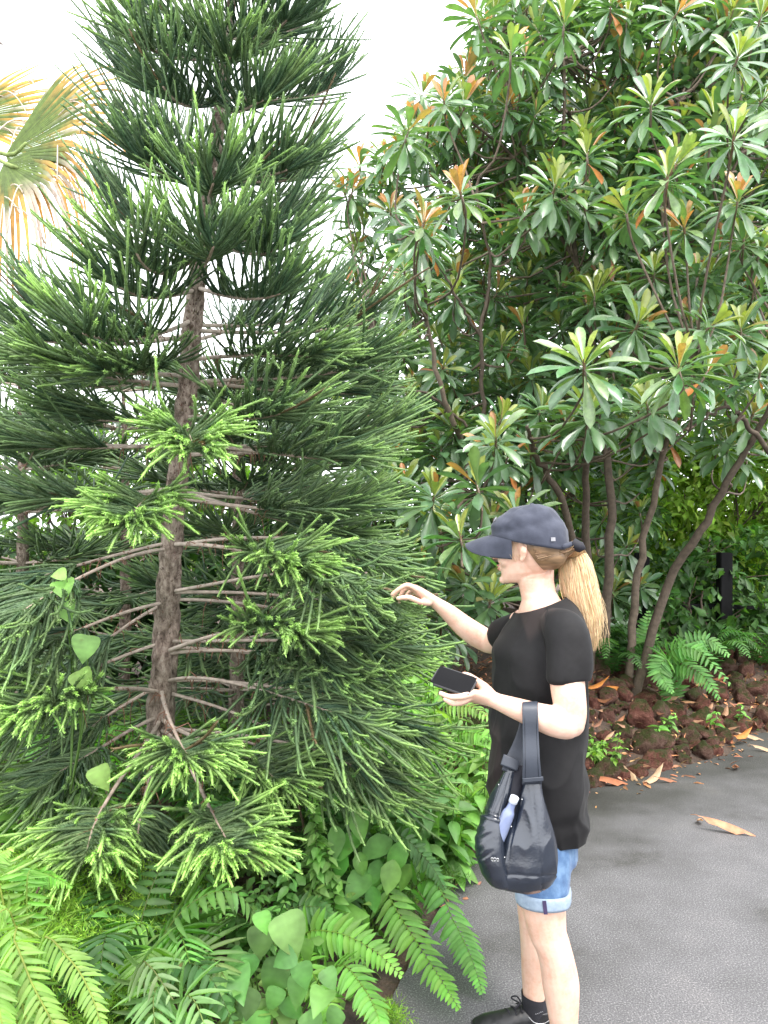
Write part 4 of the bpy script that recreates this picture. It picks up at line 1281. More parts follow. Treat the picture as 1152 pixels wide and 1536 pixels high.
# feathery asparagus-fern plumes
def plumes(name, label, spots_, col, mat):
    nb = NB()
    for (px, Y, h, k) in spots_:
        b = gp(px, Y)
        for _ in range(k):
            a = RNG.uniform(0, 6.28)
            d = np.array((math.cos(a), math.sin(a) - .2, 0))
            l = h * RNG.uniform(.5, 1.0)
            p = stem_tube(nb, [b + RNG.normal(0, .06, 3) * (1, 1, 0), b + d * l * .3 + (0, 0, h * .7), b + d * l * .8 + (0, 0, h * .75 * RNG.uniform(.5, 1.1))], .002, .001, 12, 3, np.array(col) * .8)
            m_ = 150
            i = RNG.uniform(2, 10.9, m_)
            i0 = i.astype(int)
            c = p[i0] + (p[i0 + 1] - p[i0]) * (i - i0)[:, None]
            rv = nrm(RNG.normal(0, 1, (m_, 3)))
            c = c + rv * RNG.uniform(0, .045, (m_, 1)) * (1, 1, .6)
            e = c + nrm(rv + RNG.normal(0, .5, (m_, 3)) + (0, 0, .25)) * RNG.uniform(.012, .03, (m_, 1))
            s_ = nrm(np.cross(e - c, RNG.normal(0, 1, (m_, 3)))) * .0016
            V = np.stack([c - s_, c + s_, e], 1).reshape(-1, 3)
            kk = np.repeat(jit(col, m_, .25, .06), 3, 0)
            nb.add(V, None, np.arange(m_ * 3).reshape(-1, 3), kk)
    o = nb.build(name, M[mat])
    tag(o, label, 'ground cover')
    o['kind'] = 'stuff'
plumes('asparagus_fern', 'fine feathery yellow-green asparagus fern in the corner of the bed',
       [(60, 2.35, .42, 14), (120, 2.25, .40, 14), (170, 2.35, .38, 12), (110, 2.0, .28, 14), (190, 1.95, .25, 14), (150, 2.6, .4, 12), (30, 2.2, .45, 14), (10, 2.6, .5, 12), (240, 2.6, .35, 10), (200, 2.15, .28, 12), (160, 1.8, .22, 12), (250, 1.85, .18, 12), (320, 1.95, .16, 10), (575, 2.45, .12, 8), (90, 2.55, .5, 10)], (.22, .38, .05), 'leaf')
plumes('grass', 'thin dark grass tufts at the bed edge above the path', [(640, 3.45, .22, 8), (655, 3.3, .2, 8), (600, 3.1, .25, 8), (470, 3.4, .4, 10), (350, 3.5, .4, 10), (200, 3.6, .5, 10)], (.08, .17, .035), 'leaf')

# ------------------------------------------------------------------ fallen leaves
DT = [leaf_tpl([(0, .06), (.12, .38), (.35, .9), (.55, 1), (.75, .72), (.9, .32), (1, .02)], 8, curl=c, fold=-1.2, wave=.03) for c in (.25, -.2, .45, -.4)]
PALE, TAN, ORG, RED = (.5, .34, .21), (.34, .19, .11), (.55, .22, .04), (.22, .07, .03)
def fallen(label, px, py, Ls, ang, col, lift=.012, group=None, tilt=.0, zoff=0, t=0, wr=.13):
    Y = CAMH * F / (py - HZ)
    x, y = (px - CX) * Y / F, Y
    if edge_dist(np.array([x]), np.array([y]))[0] > 0.02:
        # on the bank: step along the sight line until it meets the ground
        Ys = np.arange(Y * .7, 8.5, .01)
        qx, qz = (px - CX) * Ys / F, CAMH - (py - HZ) * Ys / F
        i = int(np.argmax(qz <= gz(qx, Ys) + zoff))
        x, y, z = qx[i], Ys[i], qz[i] - zoff
    else: z = 0
    a = math.radians(ang)
    nb = NB()
    d = np.array((math.cos(a), math.sin(a), tilt))
    u = np.array((0, -.35 if zoff else 0, 1.0)) + RNG.normal(0, .12, 3)
    place_leaves(nb, DT[t], [-nrm(d) * Ls / 2], [d], [u], [Ls], [Ls * wr], [np.array(col)], .75)
    pet = np.array([-nrm(d) * Ls * .5, -nrm(d) * Ls * .56 + (0, 0, .004), -nrm(d) * Ls * .64])[None]
    V, Q, T = tubes(pet, np.array([[.0022, .0018, .0013]]), 4)
    nb.add(V, Q, T, np.array(col) * .6)
    me = nb.mesh('fallen_leaf', M['dry'])
    zm = min(v.co.z for v in me.vertices)
    o = link('fallen_leaf', me, None, loc=(x, y, z + (zoff if z else -zm + .001)))
    return tag(o, label, 'fallen leaf', group)
fallen('long pale tan fallen leaf leaning on the rock at the path edge', 940, 1150, .30, 100, PALE, tilt=.35, zoff=.05)
fallen('curled cream fallen leaf lying just out from the rocks', 980, 1172, .21, 40, PALE, t=3)
fallen('flat rusty brown fallen leaf along the bed corner', 915, 1178, .24, 8, (.35, .13, .06))
fallen('thin brown leaf touching the curled cream leaf', 1000, 1174, .14, 5, (.3, .13, .07), wr=.07)
fallen('small curled tan leaf at the end of the long thin leaf on the path', 1050, 1236, .09, 80, (.6, .36, .2), t=2, wr=.2)
fallen('long thin orange-tan fallen leaf alone on the open path', 1090, 1250, .28, -22, (.55, .28, .16), wr=.06)
fallen('bright orange fallen leaf just behind the black shirt\'s hem', 872, 1246, .12, 75, (.6, .24, .04), t=2, wr=.2)
fallen('small crumpled brown fallen leaf in the damp part of the path', 1104, 1155, .10, 60, (.4, .17, .09), t=2, wr=.22)
fallen('pale strip of fallen leaf by the path bend', 1144, 1127, .16, -15, PALE, wr=.08)
fallen('narrow pale fallen leaf at the path bend', 1125, 1110, .2, -10, (.5, .33, .2), wr=.07)
fallen('torn red-brown fallen leaf at the bed edge beside the handbag', 678, 1320, .11, 30, (.4, .1, .03), t=3, wr=.2)
fallen('small tan chip of leaf below the red rocks at the path edge', 978, 1133, .07, 20, (.6, .38, .2), wr=.2)
rl = random.Random(11)
for px, py in ((905, 1050), (912, 1060), (930, 1070), (940, 1085), (898, 1085), (975, 1050), (985, 1040), (1000, 1045), (1000, 1065), (995, 1075), (1010, 1060), (1035, 1055), (985, 1095), (1012, 1100), (1060, 1060), (1085, 1070), (1100, 1050), (1140, 1060), (1150, 1055), (1090, 1095), (1110, 1100), (1130, 1080), (890, 1030), (925, 1030), (960, 1020), (1040, 1030), (1120, 1020), (1075, 1010), (1100, 1000), (915, 1100), (1060, 1095), (1045, 1080)):
    cn_, cv_ = rl.choice((('pale tan', (.45, .28, .17)), ('mid brown', TAN), ('bright orange', (.5, .19, .04)), ('rust brown', (.32, .14, .07)), ('pinkish tan', (.4, .22, .12)), ('dark brown', (.22, .1, .06))))
    fallen(cn_ + ' dry curled leaf fallen among the rocks of the bank', px + rl.randint(-6, 6), py + rl.randint(-5, 5), rl.uniform(.11, .21), rl.uniform(0, 360), cv_,
           group=cn_ + ' leaves among the rocks', tilt=rl.uniform(-.25, .25), zoff=.09, t=rl.randint(0, 3), wr=rl.uniform(.1, .15))
# fine litter
nb = NB()
x = RNG.uniform(.2, 5, 6000)
y = RNG.uniform(3.2, 7.8, 6000)
k = edge_dist(x, y) > -.02 - .25 * RNG.random(6000) ** 4
x, y = x[k], y[k]
m_ = len(x)
d = nrm(np.stack([RNG.normal(0, 1, m_), RNG.normal(0, 1, m_), RNG.normal(0, .25, m_)], -1))
place_leaves(nb, T3, np.stack([x, y, np.maximum(gz(x, y), .001) + RNG.uniform(.002, .05, m_) * (edge_dist(x, y) > .05) + .002], -1), d, np.array((0, 0, 1.0)) + RNG.normal(0, .3, (m_, 3)), RNG.uniform(.015, .09, m_), RNG.uniform(.002, .013, m_), jit((.3, .15, .075), m_, .5, .12))
o = nb.build('leaf_litter', M['dry'])
tag(o, 'brown leaf litter and twigs between the rocks', 'leaf litter')
o['kind'] = 'stuff'

# ------------------------------------------------------------------ the person
def skin_mat():
    m, nt, b, out = new_mat('skin')
    n1 = tex_noise(nt, 18, 7, 0.7)
    r = ramp(nt, n1.outputs[0], [(0.32, (0.57, 0.33, 0.24)), (0.5, (0.66, 0.43, 0.33)), (0.68, (0.70, 0.49, 0.39))])
    nt.links.new(r.outputs[0], b.inputs['Base Color'])
    b.inputs['Roughness'].default_value = 0.48
    b.inputs['Specular IOR Level'].default_value = 0.35
    b.inputs['Subsurface Weight'].default_value = 0.15
    b.inputs['Subsurface Radius'].default_value = (0.012, 0.005, 0.003)
    b.inputs['Subsurface Scale'].default_value = 0.5
    bump(nt, b, tex_noise(nt, 220, 3).outputs[0], 0.08, 0.002)
    return m
M['skin'] = skin_mat()
M['shirt'] = simple_mat('black_jersey', [(0.004, 0.0037, 0.0042), (0.007, 0.0066, 0.0075)], 60, rough=0.75, bmp=0.15, bscale=500, bdist=0.001, sheen=0.03, spec=0.3)
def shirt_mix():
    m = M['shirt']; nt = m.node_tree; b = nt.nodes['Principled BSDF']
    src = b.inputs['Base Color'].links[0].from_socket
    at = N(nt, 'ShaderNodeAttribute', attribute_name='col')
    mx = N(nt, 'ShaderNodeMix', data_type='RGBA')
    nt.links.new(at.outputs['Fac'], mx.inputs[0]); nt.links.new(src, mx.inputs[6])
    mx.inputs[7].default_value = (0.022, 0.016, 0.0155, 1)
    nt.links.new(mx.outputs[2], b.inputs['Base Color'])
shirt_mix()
M['denim'] = simple_mat('blue_denim', [(0.03, 0.065, 0.15), (0.06, 0.12, 0.23), (0.11, 0.19, 0.31)], 30, rough=0.85, bmp=0.4, bscale=420, bdist=0.002, sheen=0.15)
M['cuff'] = simple_mat('pale_denim_cuff', [(0.2, 0.26, 0.34), (0.29, 0.36, 0.45)], 60, rough=0.85, bmp=0.4, bscale=420, bdist=0.002)
M['seam'] = simple_mat('dark_seam', [(0.03, 0.02, 0.06), (0.05, 0.035, 0.09)], 60, rough=0.8)
M['cap'] = simple_mat('navy_cotton', [(0.024, 0.028, 0.044), (0.048, 0.054, 0.078)], 22, rough=0.82, bmp=0.3, bscale=330, bdist=0.0015, sheen=0.15)
M['cap_thread'] = simple_mat('grey_thread', [(0.2, 0.2, 0.22), (0.3, 0.3, 0.32)], 90, rough=0.8)
M['leather'] = simple_mat('navy_black_leather', [(0.008, 0.0115, 0.02), (0.016, 0.022, 0.036)], 9, rough=0.24, spec=0.9, bmp=0.35, bscale=160, bdist=0.0015)
M['strap'] = simple_mat('worn_navy_leather', [(0.018, 0.023, 0.034), (0.033, 0.04, 0.056)], 12, rough=0.5, spec=0.5, bmp=0.3, bscale=180, bdist=0.0015)
M['lining'] = simple_mat('black_lining', [(0.006, 0.006, 0.01), (0.012, 0.012, 0.02)], 20, rough=0.7)
M['shoe'] = simple_mat('black_shoe_leather', [(0.011, 0.011, 0.012), (0.022, 0.022, 0.024)], 12, rough=0.38, spec=0.5, bmp=0.3, bscale=120, bdist=0.002)
M['sole'] = simple_mat('black_rubber', [(0.02, 0.02, 0.02), (0.035, 0.035, 0.035)], 12, rough=0.7)
M['sock'] = simple_mat('black_knit', [(0.012, 0.012, 0.016), (0.022, 0.022, 0.028)], 30, rough=0.9, bmp=0.5, bscale=400, bdist=0.002)
M['metal'] = simple_mat('silver_metal', [(0.6, 0.6, 0.6), (0.75, 0.75, 0.74)], 40, rough=0.25, metallic=1.0, bmp=0)
M['phone'] = simple_mat('black_phone_glass', [(0.008, 0.008, 0.009), (0.012, 0.012, 0.013)], 5, rough=0.12, spec=0.04, bmp=0)
M['phone_side'] = simple_mat('dark_phone_case', [(0.03, 0.03, 0.032), (0.04, 0.04, 0.043)], 5, rough=0.35, bmp=0)
M['blue_cap'] = simple_mat('white_blue_plastic', [(0.55, 0.62, 0.78), (0.75, 0.78, 0.85)], 8, rough=0.35, bmp=0)
M['water'] = simple_mat('pale_clear_plastic', [(0.1, 0.13, 0.26), (0.26, 0.3, 0.42)], 6, rough=0.12, spec=0.6, bmp=0)
M['lip'] = simple_mat('lips', [(0.5, 0.2, 0.17), (0.56, 0.24, 0.2)], 60, rough=0.4)
M['eye'] = simple_mat('eye_white', [(0.7, 0.68, 0.65), (0.75, 0.73, 0.7)], 60, rough=0.15, bmp=0)
M['brow'] = simple_mat('brow_hair', [(0.14, 0.08, 0.04), (0.2, 0.12, 0.06)], 90, rough=0.8)
def hair_mat(name):
    m, nt, b, out = new_mat(name)
    at = N(nt, 'ShaderNodeAttribute', attribute_name='col')
    nt.links.new(at.outputs['Color'], b.inputs['Base Color'])
    b.inputs['Roughness'].default_value = 0.42
    b.inputs['Specular IOR Level'].default_value = 0.5
    b.inputs['Anisotropic'].default_value = 0.4
    return m
M['hair'] = hair_mat('blonde_hair')

class Body:
    """Overlapping lofts, merged by a voxel remesh into ONE continuous surface."""
    def __init__(self): self.nb = NB()
    def loft(self, rings, sides=28, p=2.0):
        c = np.array([A3(r[0]) for r in rings]); u = np.array([A3(r[1]) for r in rings]); v = np.array([A3(r[2]) for r in rings])
        K_ = len(c)
        a = np.arange(sides) / sides * 2 * PI
        ca, sa = np.cos(a), np.sin(a)
        ca = np.sign(ca) * np.abs(ca) ** (2 / p); sa = np.sign(sa) * np.abs(sa) ** (2 / p)
        V = c[:, None] + ca[None, :, None] * u[:, None] + sa[None, :, None] * v[:, None]
        i = np.arange(K_ - 1)[:, None] * sides
        j = np.arange(sides)[None]
        j2 = (j + 1) % sides
        Q = np.stack([i + j, i + j2, i + sides + j2, i + sides + j], -1).reshape(-1, 4)
        V = np.concatenate([V.reshape(-1, 3), c[:1], c[-1:]])
        n0 = K_ * sides
        jj = np.arange(sides)
        T = np.concatenate([np.stack([(jj + 1) % sides, jj, np.full(sides, n0)], -1), np.stack([(K_ - 1) * sides + jj, (K_ - 1) * sides + (jj + 1) % sides, np.full(sides, n0 + 1)], -1)])
        self.nb.add(V, Q, T)
    def limb(self, pts, n=40, ref=(0, -1, 0.2), sides=20, flat_end=False):
        """pts: (vec, r) or (vec, r along ref-normal, r along ref)"""
        a = np.array([[*A3(q[0]), q[1], (q[2] if len(q) > 2 else q[1])] for q in pts])
        s = spline(a, n)
        p = s[:, :3]
        t = nrm(np.gradient(p, axis=0))
        ref = A3(ref)
        u = nrm(np.cross(t, ref)); v = np.cross(u, t)
        rings = [(p[k], u[k] * max(s[k, 3], .0015), v[k] * max(s[k, 4], .0015)) for k in range(n)]
        # rounded ends
        e0 = [(p[0] - t[0] * s[0, 3] * k, u[0] * s[0, 3] * math.sqrt(max(0, 1 - k * k)), v[0] * s[0, 4] * math.sqrt(max(0, 1 - k * k))) for k in (.95, .75, .4)]
        e1 = [(p[-1] + t[-1] * s[-1, 3] * k, u[-1] * s[-1, 3] * math.sqrt(max(0, 1 - k * k)), v[-1] * s[-1, 4] * math.sqrt(max(0, 1 - k * k))) for k in (.4, .75, .95)]
        self.loft(e0 + rings + ([] if flat_end else e1), sides)
    def ell(self, c, ax, n=14):
        ax = [A3(q) for q in ax]
        c = A3(c)
        self.loft([(c + ax[2] * math.sin(b), ax[0] * math.cos(b), ax[1] * math.cos(b)) for b in np.linspace(-1.5, 1.5, n)], 24)
    def remesh(self, name, voxel, smooth_it, fac=.5):
        me = self.nb.mesh(name, None)
        o = bpy.data.objects.new('tmp', me)
        C.objects.link(o)
        md = o.modifiers.new('r', 'REMESH'); md.mode = 'VOXEL'; md.voxel_size = voxel; md.use_smooth_shade = True
        if smooth_it:
            ms = o.modifiers.new('s', 'SMOOTH'); ms.factor = fac; ms.iterations = smooth_it
        dg = bpy.context.evaluated_depsgraph_get()
        res = bpy.data.meshes.new_from_object(o.evaluated_get(dg))
        bpy.data.objects.remove(o)
        res.name = name
        return res

def displace(me, fn):
    """move vertices along normals by fn(co, normal) metres"""
    n = len(me.vertices)
    co = np.empty(n * 3); me.vertices.foreach_get('co', co); co = co.reshape(-1, 3)
    no = np.empty(n * 3); me.vertices.foreach_get('normal', no); no = no.reshape(-1, 3)
    d = fn(co, no)
    me.vertices.foreach_set('co', (co + no * d[:, None]).astype(np.float32).ravel())
    me.update()

def nz3(co, sx, sy, sz, off=0.0):
    return np.array([noise.noise(Vector((c[0] * sx + off, c[1] * sy, c[2] * sz))) for c in co])

WC = P(812, 1200, 2.32)
who = wthing('person', 'person in navy cap, black shirt and denim shorts touching a pine branch, holding a phone', 'person', (WC.x, 2.32, 0.0))
TF = np.array((-.97, -.24, 0)); TL = np.array((.24, -.97, 0))     # torso: facing, its left side (towards the camera)
UP = np.array((0, 0, 1.0))

# --- head frame
HF = np.array((-math.cos(math.radians(23)), math.sin(math.radians(23)), 0))
HR = np.array((math.sin(math.radians(23)), math.cos(math.radians(23)), 0))    # its right side, away from the camera
HC = np.array((.437, 2.32, 1.557))                                            # centre of the skull, eye level is about 1.555
HFt = nrm(HF + UP * -.06); HU = nrm(np.cross(HR, HFt)); HU = HU if HU[2] > 0 else -HU
def H(f, r, u): return HC + HFt * f + HR * r + HU * u

B = Body()
# skull, jaw, face
B.ell(H(-.012, 0, .018), (HFt * .093, HR * .072, HU * .100))
B.ell(H(.030, 0, -.010), (HFt * .062, HR * .062, HU * .078))
B.loft([(H(.022, 0, -.022), HFt * .066, HR * .058), (H(.024, 0, -.05), HFt * .063, HR * .056), (H(.032, 0, -.075), HFt * .055, HR * .047), (H(.046, 0, -.095), HFt * .041, HR * .032), (H(.052, 0, -.104), HFt * .028, HR * .02)], 24)
B.ell(H(.082, 0, -.094), (HFt * .014, HR * .017, HU * .013))          # chin
for s in (-1, 1):
    B.ell(H(.062, s * .036, -.028), (HFt * .026, HR * .024, HU * .028))   # cheek
    B.ell(H(.082, s * .030, .024), (HFt * .012, HR * .026, HU * .010))    # brow ridge
# nose
B.loft([(H(.086, 0, .016), HFt * .008, HR * .007), (H(.094, 0, 0.0), HFt * .010, HR * .008), (H(.103, 0, -.014), HFt * .011, HR * .010), (H(.107, 0, -.024), HFt * .011, HR * .013), (H(.099, 0, -.031), HFt * .009, HR * .011)], 14)
# mouth
B.ell(H(.087, 0, -.050), (HFt * .012, HR * .022, HU * .006))
B.ell(H(.085, 0, -.061), (HFt * .012, HR * .019, HU * .007))
# ears
for s in (-1, 1):
    e = H(.006, s * .071, -.014)
    fd = nrm(HFt * .30 + HR * s * .9)
    bk = nrm(-HFt * .9 + HR * s * .30)
    B.ell(e + bk * .006 + fd * .002, (bk * .011, HU * .023, fd * .005))
    B.ell(e + bk * .010 + HU * .007 + fd * .004, (bk * .012, HU * .015, fd * .006))
    B.ell(e + HU * -.019 + fd * .002, (bk * .007, HU * .009, fd * .005))
# neck and the top of the shoulders
nk = P(806, 880, 2.33)
B.loft([(H(-.020, 0, -.035), HFt * .058, HR * .050), (P(803, 868, 2.33), TF * .056, TL * .050), (P(807, 888, 2.33), TF * .054, TL * .051), (P(812, 900, 2.325), TF * .058, TL * .064), (P(816, 907, 2.315), TF * .064, TL * .096), (P(820, 915, 2.31), TF * .072, TL * .124), (P(822, 928, 2.32), TF * .080, TL * .136), (P(820, 960, 2.32), TF * .085, TL * .145), (P(815, 1010, 2.32), TF * .10, TL * .15)], 32)
# pelvis under the clothes
B.loft([(P(812, 1000, 2.32), TF * .085, TL * .12), (P(812, 1150, 2.32), TF * .08, TL * .12), (P(812, 1230, 2.32), TF * .085, TL * .125), (P(812, 1265, 2.32), TF * .08, TL * .12)], 28)
# near (left) arm
B.limb([(P(845, 945, 2.14), .044), (P(848, 990, 2.105), .048), (P(852, 1035, 2.085), .0465), (P(856, 1066, 2.075), .043), (P(855, 1082, 2.07), .041)], 36)
B.limb([(P(857, 1086, 2.07), .036), (P(848, 1086, 2.065), .041), (P(828, 1081, 2.06), .041, .040), (P(803, 1073, 2.06), .035), (P(772, 1062, 2.065), .0285), (P(748, 1053, 2.07), .0225, .027), (P(738, 1049, 2.07), .021, .027)], 40)
# far (right) arm
B.limb([(P(785, 935, 2.45), .047), (P(764, 950, 2.54), .045), (P(741, 961, 2.62), .043), (P(732, 962, 2.64), .041)], 28)
B.limb([(P(736, 962, 2.645), .038), (P(722, 957, 2.645), .041), (P(698, 941, 2.64), .0385), (P(674, 920, 2.63), .030), (P(656, 906, 2.62), .0215, .027), (P(649, 901, 2.62), .020, .027)], 36)
# near leg, far leg
LN = [(P(812, 1230, 2.25), .070), (P(814, 1290, 2.22), .066), (P(815, 1350, 2.2), .064), (P(821, 1395, 2.195), .0545), (P(829, 1418, 2.19), .050), (P(836, 1445, 2.195), .0505), (P(841, 1475, 2.2), .0525), (P(844, 1510, 2.2), .046), (P(846, 1550, 2.2), .037), (P(847, 1585, 2.2), .033), (P(846, 1610, 2.2), .034)]
LFr = [(P(812, 1230, 2.39), .070), (P(806, 1290, 2.42), .063), (P(801, 1335, 2.43), .058), (P(800, 1365, 2.435), .050), (P(803, 1400, 2.44), .049), (P(805, 1430, 2.445), .050), (P(803, 1460, 2.45), .044), (P(801, 1490, 2.45), .036), (P(801, 1515, 2.45), .032), (P(802, 1535, 2.45), .034)]
B.limb(LN, 60); B.limb(LFr, 60)

# hands -----------------------------------------------------------
def finger(pts, r0, r1):
    k = len(pts)
    B.limb([(q, r0 + (r1 - r0) * i / (k - 1)) for i, q in enumerate(pts)], 18, sides=12)
# far hand: back of the hand up, index and thumb closing on the branch tip
B.limb([(P(652, 903, 2.62), .019, .026), (P(641, 897, 2.615), .021, .033), (P(630, 889, 2.61), .0185, .036), (P(622, 882, 2.605), .0125, .036)], 20, ref=(0, -1, .25))
finger([P(626, 884, 2.58), P(612, 877.5, 2.575), P(600, 882, 2.575), P(588, 891.5, 2.58)], .0095, .0068)
finger([P(625, 884, 2.60), P(609, 879, 2.60), P(597, 886, 2.60), P(589, 897, 2.605)], .0095, .0068)
finger([P(625, 885, 2.62), P(611, 882, 2.625), P(602, 891, 2.63), P(599, 903, 2.63)], .009, .0065)
finger([P(627, 888, 2.64), P(616, 887, 2.648), P(609, 895, 2.65), P(608, 904, 2.65)], .008, .006)
finger([P(643, 904, 2.595), P(630, 903, 2.575), P(613, 896, 2.565), P(597, 897.5, 2.57)], .0125, .0078)
# near hand: palm up, the phone lying on the fingers, thumb on its edge
B.limb([(P(742, 1050, 2.07), .021, .027), (P(729, 1047, 2.075), .018, .033), (P(715, 1045, 2.08), .0155, .037), (P(703, 1043, 2.085), .0135, .036)], 20, ref=(0.1, -.9, .5))
finger([P(706, 1041, 2.055), P(690, 1045, 2.045), P(674, 1045, 2.045), P(661, 1040, 2.05)], .0098, .007)
finger([P(706, 1046, 2.065), P(692, 1053, 2.06), P(679, 1055, 2.065), P(668, 1049, 2.07)], .0095, .007)
finger([P(708, 1047, 2.09), P(694, 1054, 2.095), P(682, 1055, 2.10), P(672, 1050, 2.11)], .009, .0065)
finger([P(712, 1046, 2.115), P(700, 1051, 2.125), P(690, 1050, 2.135), P(683, 1045, 2.14)], .008, .006)
B.limb([(P(738, 1044, 2.085), .016), (P(727, 1032, 2.09), .0145), (P(714, 1021, 2.105), .0108), (P(703, 1014, 2.115), .0095), (P(696, 1011.5, 2.12), .008)], 20, sides=12)
body_me = B.remesh('body', .0032, 6, .5)
body_me.materials.append(M['skin'])
link('body', body_me, who)

# eyes, lips, brows
for s in (-1, 1):
    b2 = Body(); b2.ell(H(.068, s * .031, .004), (HFt * .0125, HR * .0125, HU * .0125))
    me = b2.nb.mesh('eye', M['eye']); link('eye', me, who)
    nb = NB(); stem_tube(nb, [H(.094, s * .014, .028), H(.094, s * .03, .033), H(.082, s * .048, .027)], .003, .0018, 10, 5); nb.build('eyebrow', M['brow'], who)
b2 = Body(); b2.ell(H(.0905, 0, -.050), (HFt * .010, HR * .020, HU * .0042)); b2.ell(H(.089, 0, -.0595), (HFt * .010, HR * .018, HU * .005))
link('lips', b2.nb.mesh('lips', M['lip']), who)

# --- shirt
S = Body()
def sring(py, xl, xr, lat, Y=2.32):
    c = P((xl + xr) / 2, py, Y)
    half = (xr - xl) / 2 * Y / F
    a = math.sqrt(max(.001, half ** 2 - (lat * .24) ** 2)) / .97
    return (c, TF * a, TL * lat)
S.loft([sring(886, 778, 840, .064), sring(897, 779, 847, .078), sring(905, 779, 855, .112), sring(913, 777, 861, .143), sring(926, 771, 867, .160), sring(945, 761, 871, .170), sring(975, 750, 874, .170), sring(1010, 744, 874, .166), sring(1050, 740, 873, .160), sring(1100, 737, 871, .156), sring(1150, 736, 870, .156), sring(1200, 738, 869, .160), sring(1235, 743, 868, .162), sring(1258, 749, 866, .160), sring(1282, 757, 861, .155)], 48, 2.15)
S.limb([(P(826, 936, 2.26), .048), (P(840, 939, 2.18), .055), (P(847, 952, 2.13), .0585), (P(850, 978, 2.11), .0595), (P(852, 1000, 2.10), .0605, .062), (P(853, 1024, 2.097), .061, .064)], 34, ref=(0, -1, 0), flat_end=True)
S.limb([(P(806, 930, 2.40), .058), (P(790, 938, 2.45), .060), (P(772, 946, 2.50), .057), (P(757, 951, 2.55), .054)], 20, ref=(0, -1, 0))
# bust
S.ell(P(776, 988, 2.31), (TF * .058, TL * .125, UP * .075))
shirt_me = S.remesh('shirt', .006, 24, .5)
# cut the neck opening and sleeve ends flat, then fold and wrinkle the cloth
def cut(me, co, no):
    bm = bmesh.new(); bm.from_mesh(me)
    bmesh.ops.bisect_plane(bm, geom=bm.verts[:] + bm.edges[:] + bm.faces[:], plane_co=co, plane_no=no, clear_outer=True)
    bm.to_mesh(me); bm.free()
def shirt_fold(co, no):
    low = smooth01(1.30 - co[:, 2], 0, .5)
    a = nz3(co, 9, 9, 3.5) * .018 * (.55 + low)
    # diagonal drags from the bust and the bag arm
    u = co[:, 2] * 26 + co[:, 0] * 20 + 3 * nz3(co, 4, 4, 4, 5)
    b_ = np.sin(u) * .009 * (nz3(co, 5, 5, 5, 9) + .45)
    u2 = co[:, 2] * 60 - co[:, 0] * 18 + 4 * nz3(co, 6, 6, 6, 2)
    hem = np.exp(-((co[:, 2] - .74) / .05) ** 2)
    c = np.sin(u2) * .005 * hem
    # blouson: gathered just above the hem
    rid = (1 - np.abs(nz3(co, 7, 7, 5, 21) * 1.6 + np.sin(co[:, 2] * 9 + co[:, 0] * 11) * .35)).clip(0, 1) ** 4
    rid2 = (1 - np.abs(nz3(co, 13, 13, 4, 33) * 2.0)).clip(0, 1) ** 4
    return a + b_ + c + .008 * rid * (.4 + low) + .006 * rid2 * low
displace(shirt_me, shirt_fold)
cut(shirt_me, P(812, 1268, 2.2), (0, 0, -1))
q1, q2, q3 = P(788, 919, 2.25), P(841, 903.5, 2.19), P(800, 907, 2.44)
nn = (q2 - q1).cross(q3 - q1).normalized()
cut(shirt_me, q1, nn if nn.z > 0 else -nn)      # neckline
shirt_me.materials.append(M['shirt'])
at_ = shirt_me.color_attributes.new('col', 'FLOAT_COLOR', 'POINT')
nv = len(shirt_me.vertices)
co = np.empty(nv * 3); shirt_me.vertices.foreach_get('co', co); co = co.reshape(-1, 3)
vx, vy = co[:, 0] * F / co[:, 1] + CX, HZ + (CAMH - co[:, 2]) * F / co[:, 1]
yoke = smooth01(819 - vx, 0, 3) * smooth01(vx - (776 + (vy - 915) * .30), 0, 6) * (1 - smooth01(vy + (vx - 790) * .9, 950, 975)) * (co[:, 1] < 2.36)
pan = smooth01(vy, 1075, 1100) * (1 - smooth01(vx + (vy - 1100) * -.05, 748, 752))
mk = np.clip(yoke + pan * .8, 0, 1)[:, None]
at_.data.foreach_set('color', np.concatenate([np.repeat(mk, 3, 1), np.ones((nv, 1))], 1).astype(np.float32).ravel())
sh = link('shirt', shirt_me, who)
nb = NB()
k = [P(784, 908, 2.26), P(790, 918, 2.22), P(806, 921, 2.18), P(822, 911, 2.155), P(838, 903, 2.165)]
# raglan seam
stem_tube(nb, [P(822, 912, 2.158), P(818, 935, 2.135), P(817, 965, 2.13), P(822, 992, 2.12)], .0012, .0012, 20, 4)
sub('seam', nb.mesh('seam', M['shirt']), sh).location = (0, 0, 0)

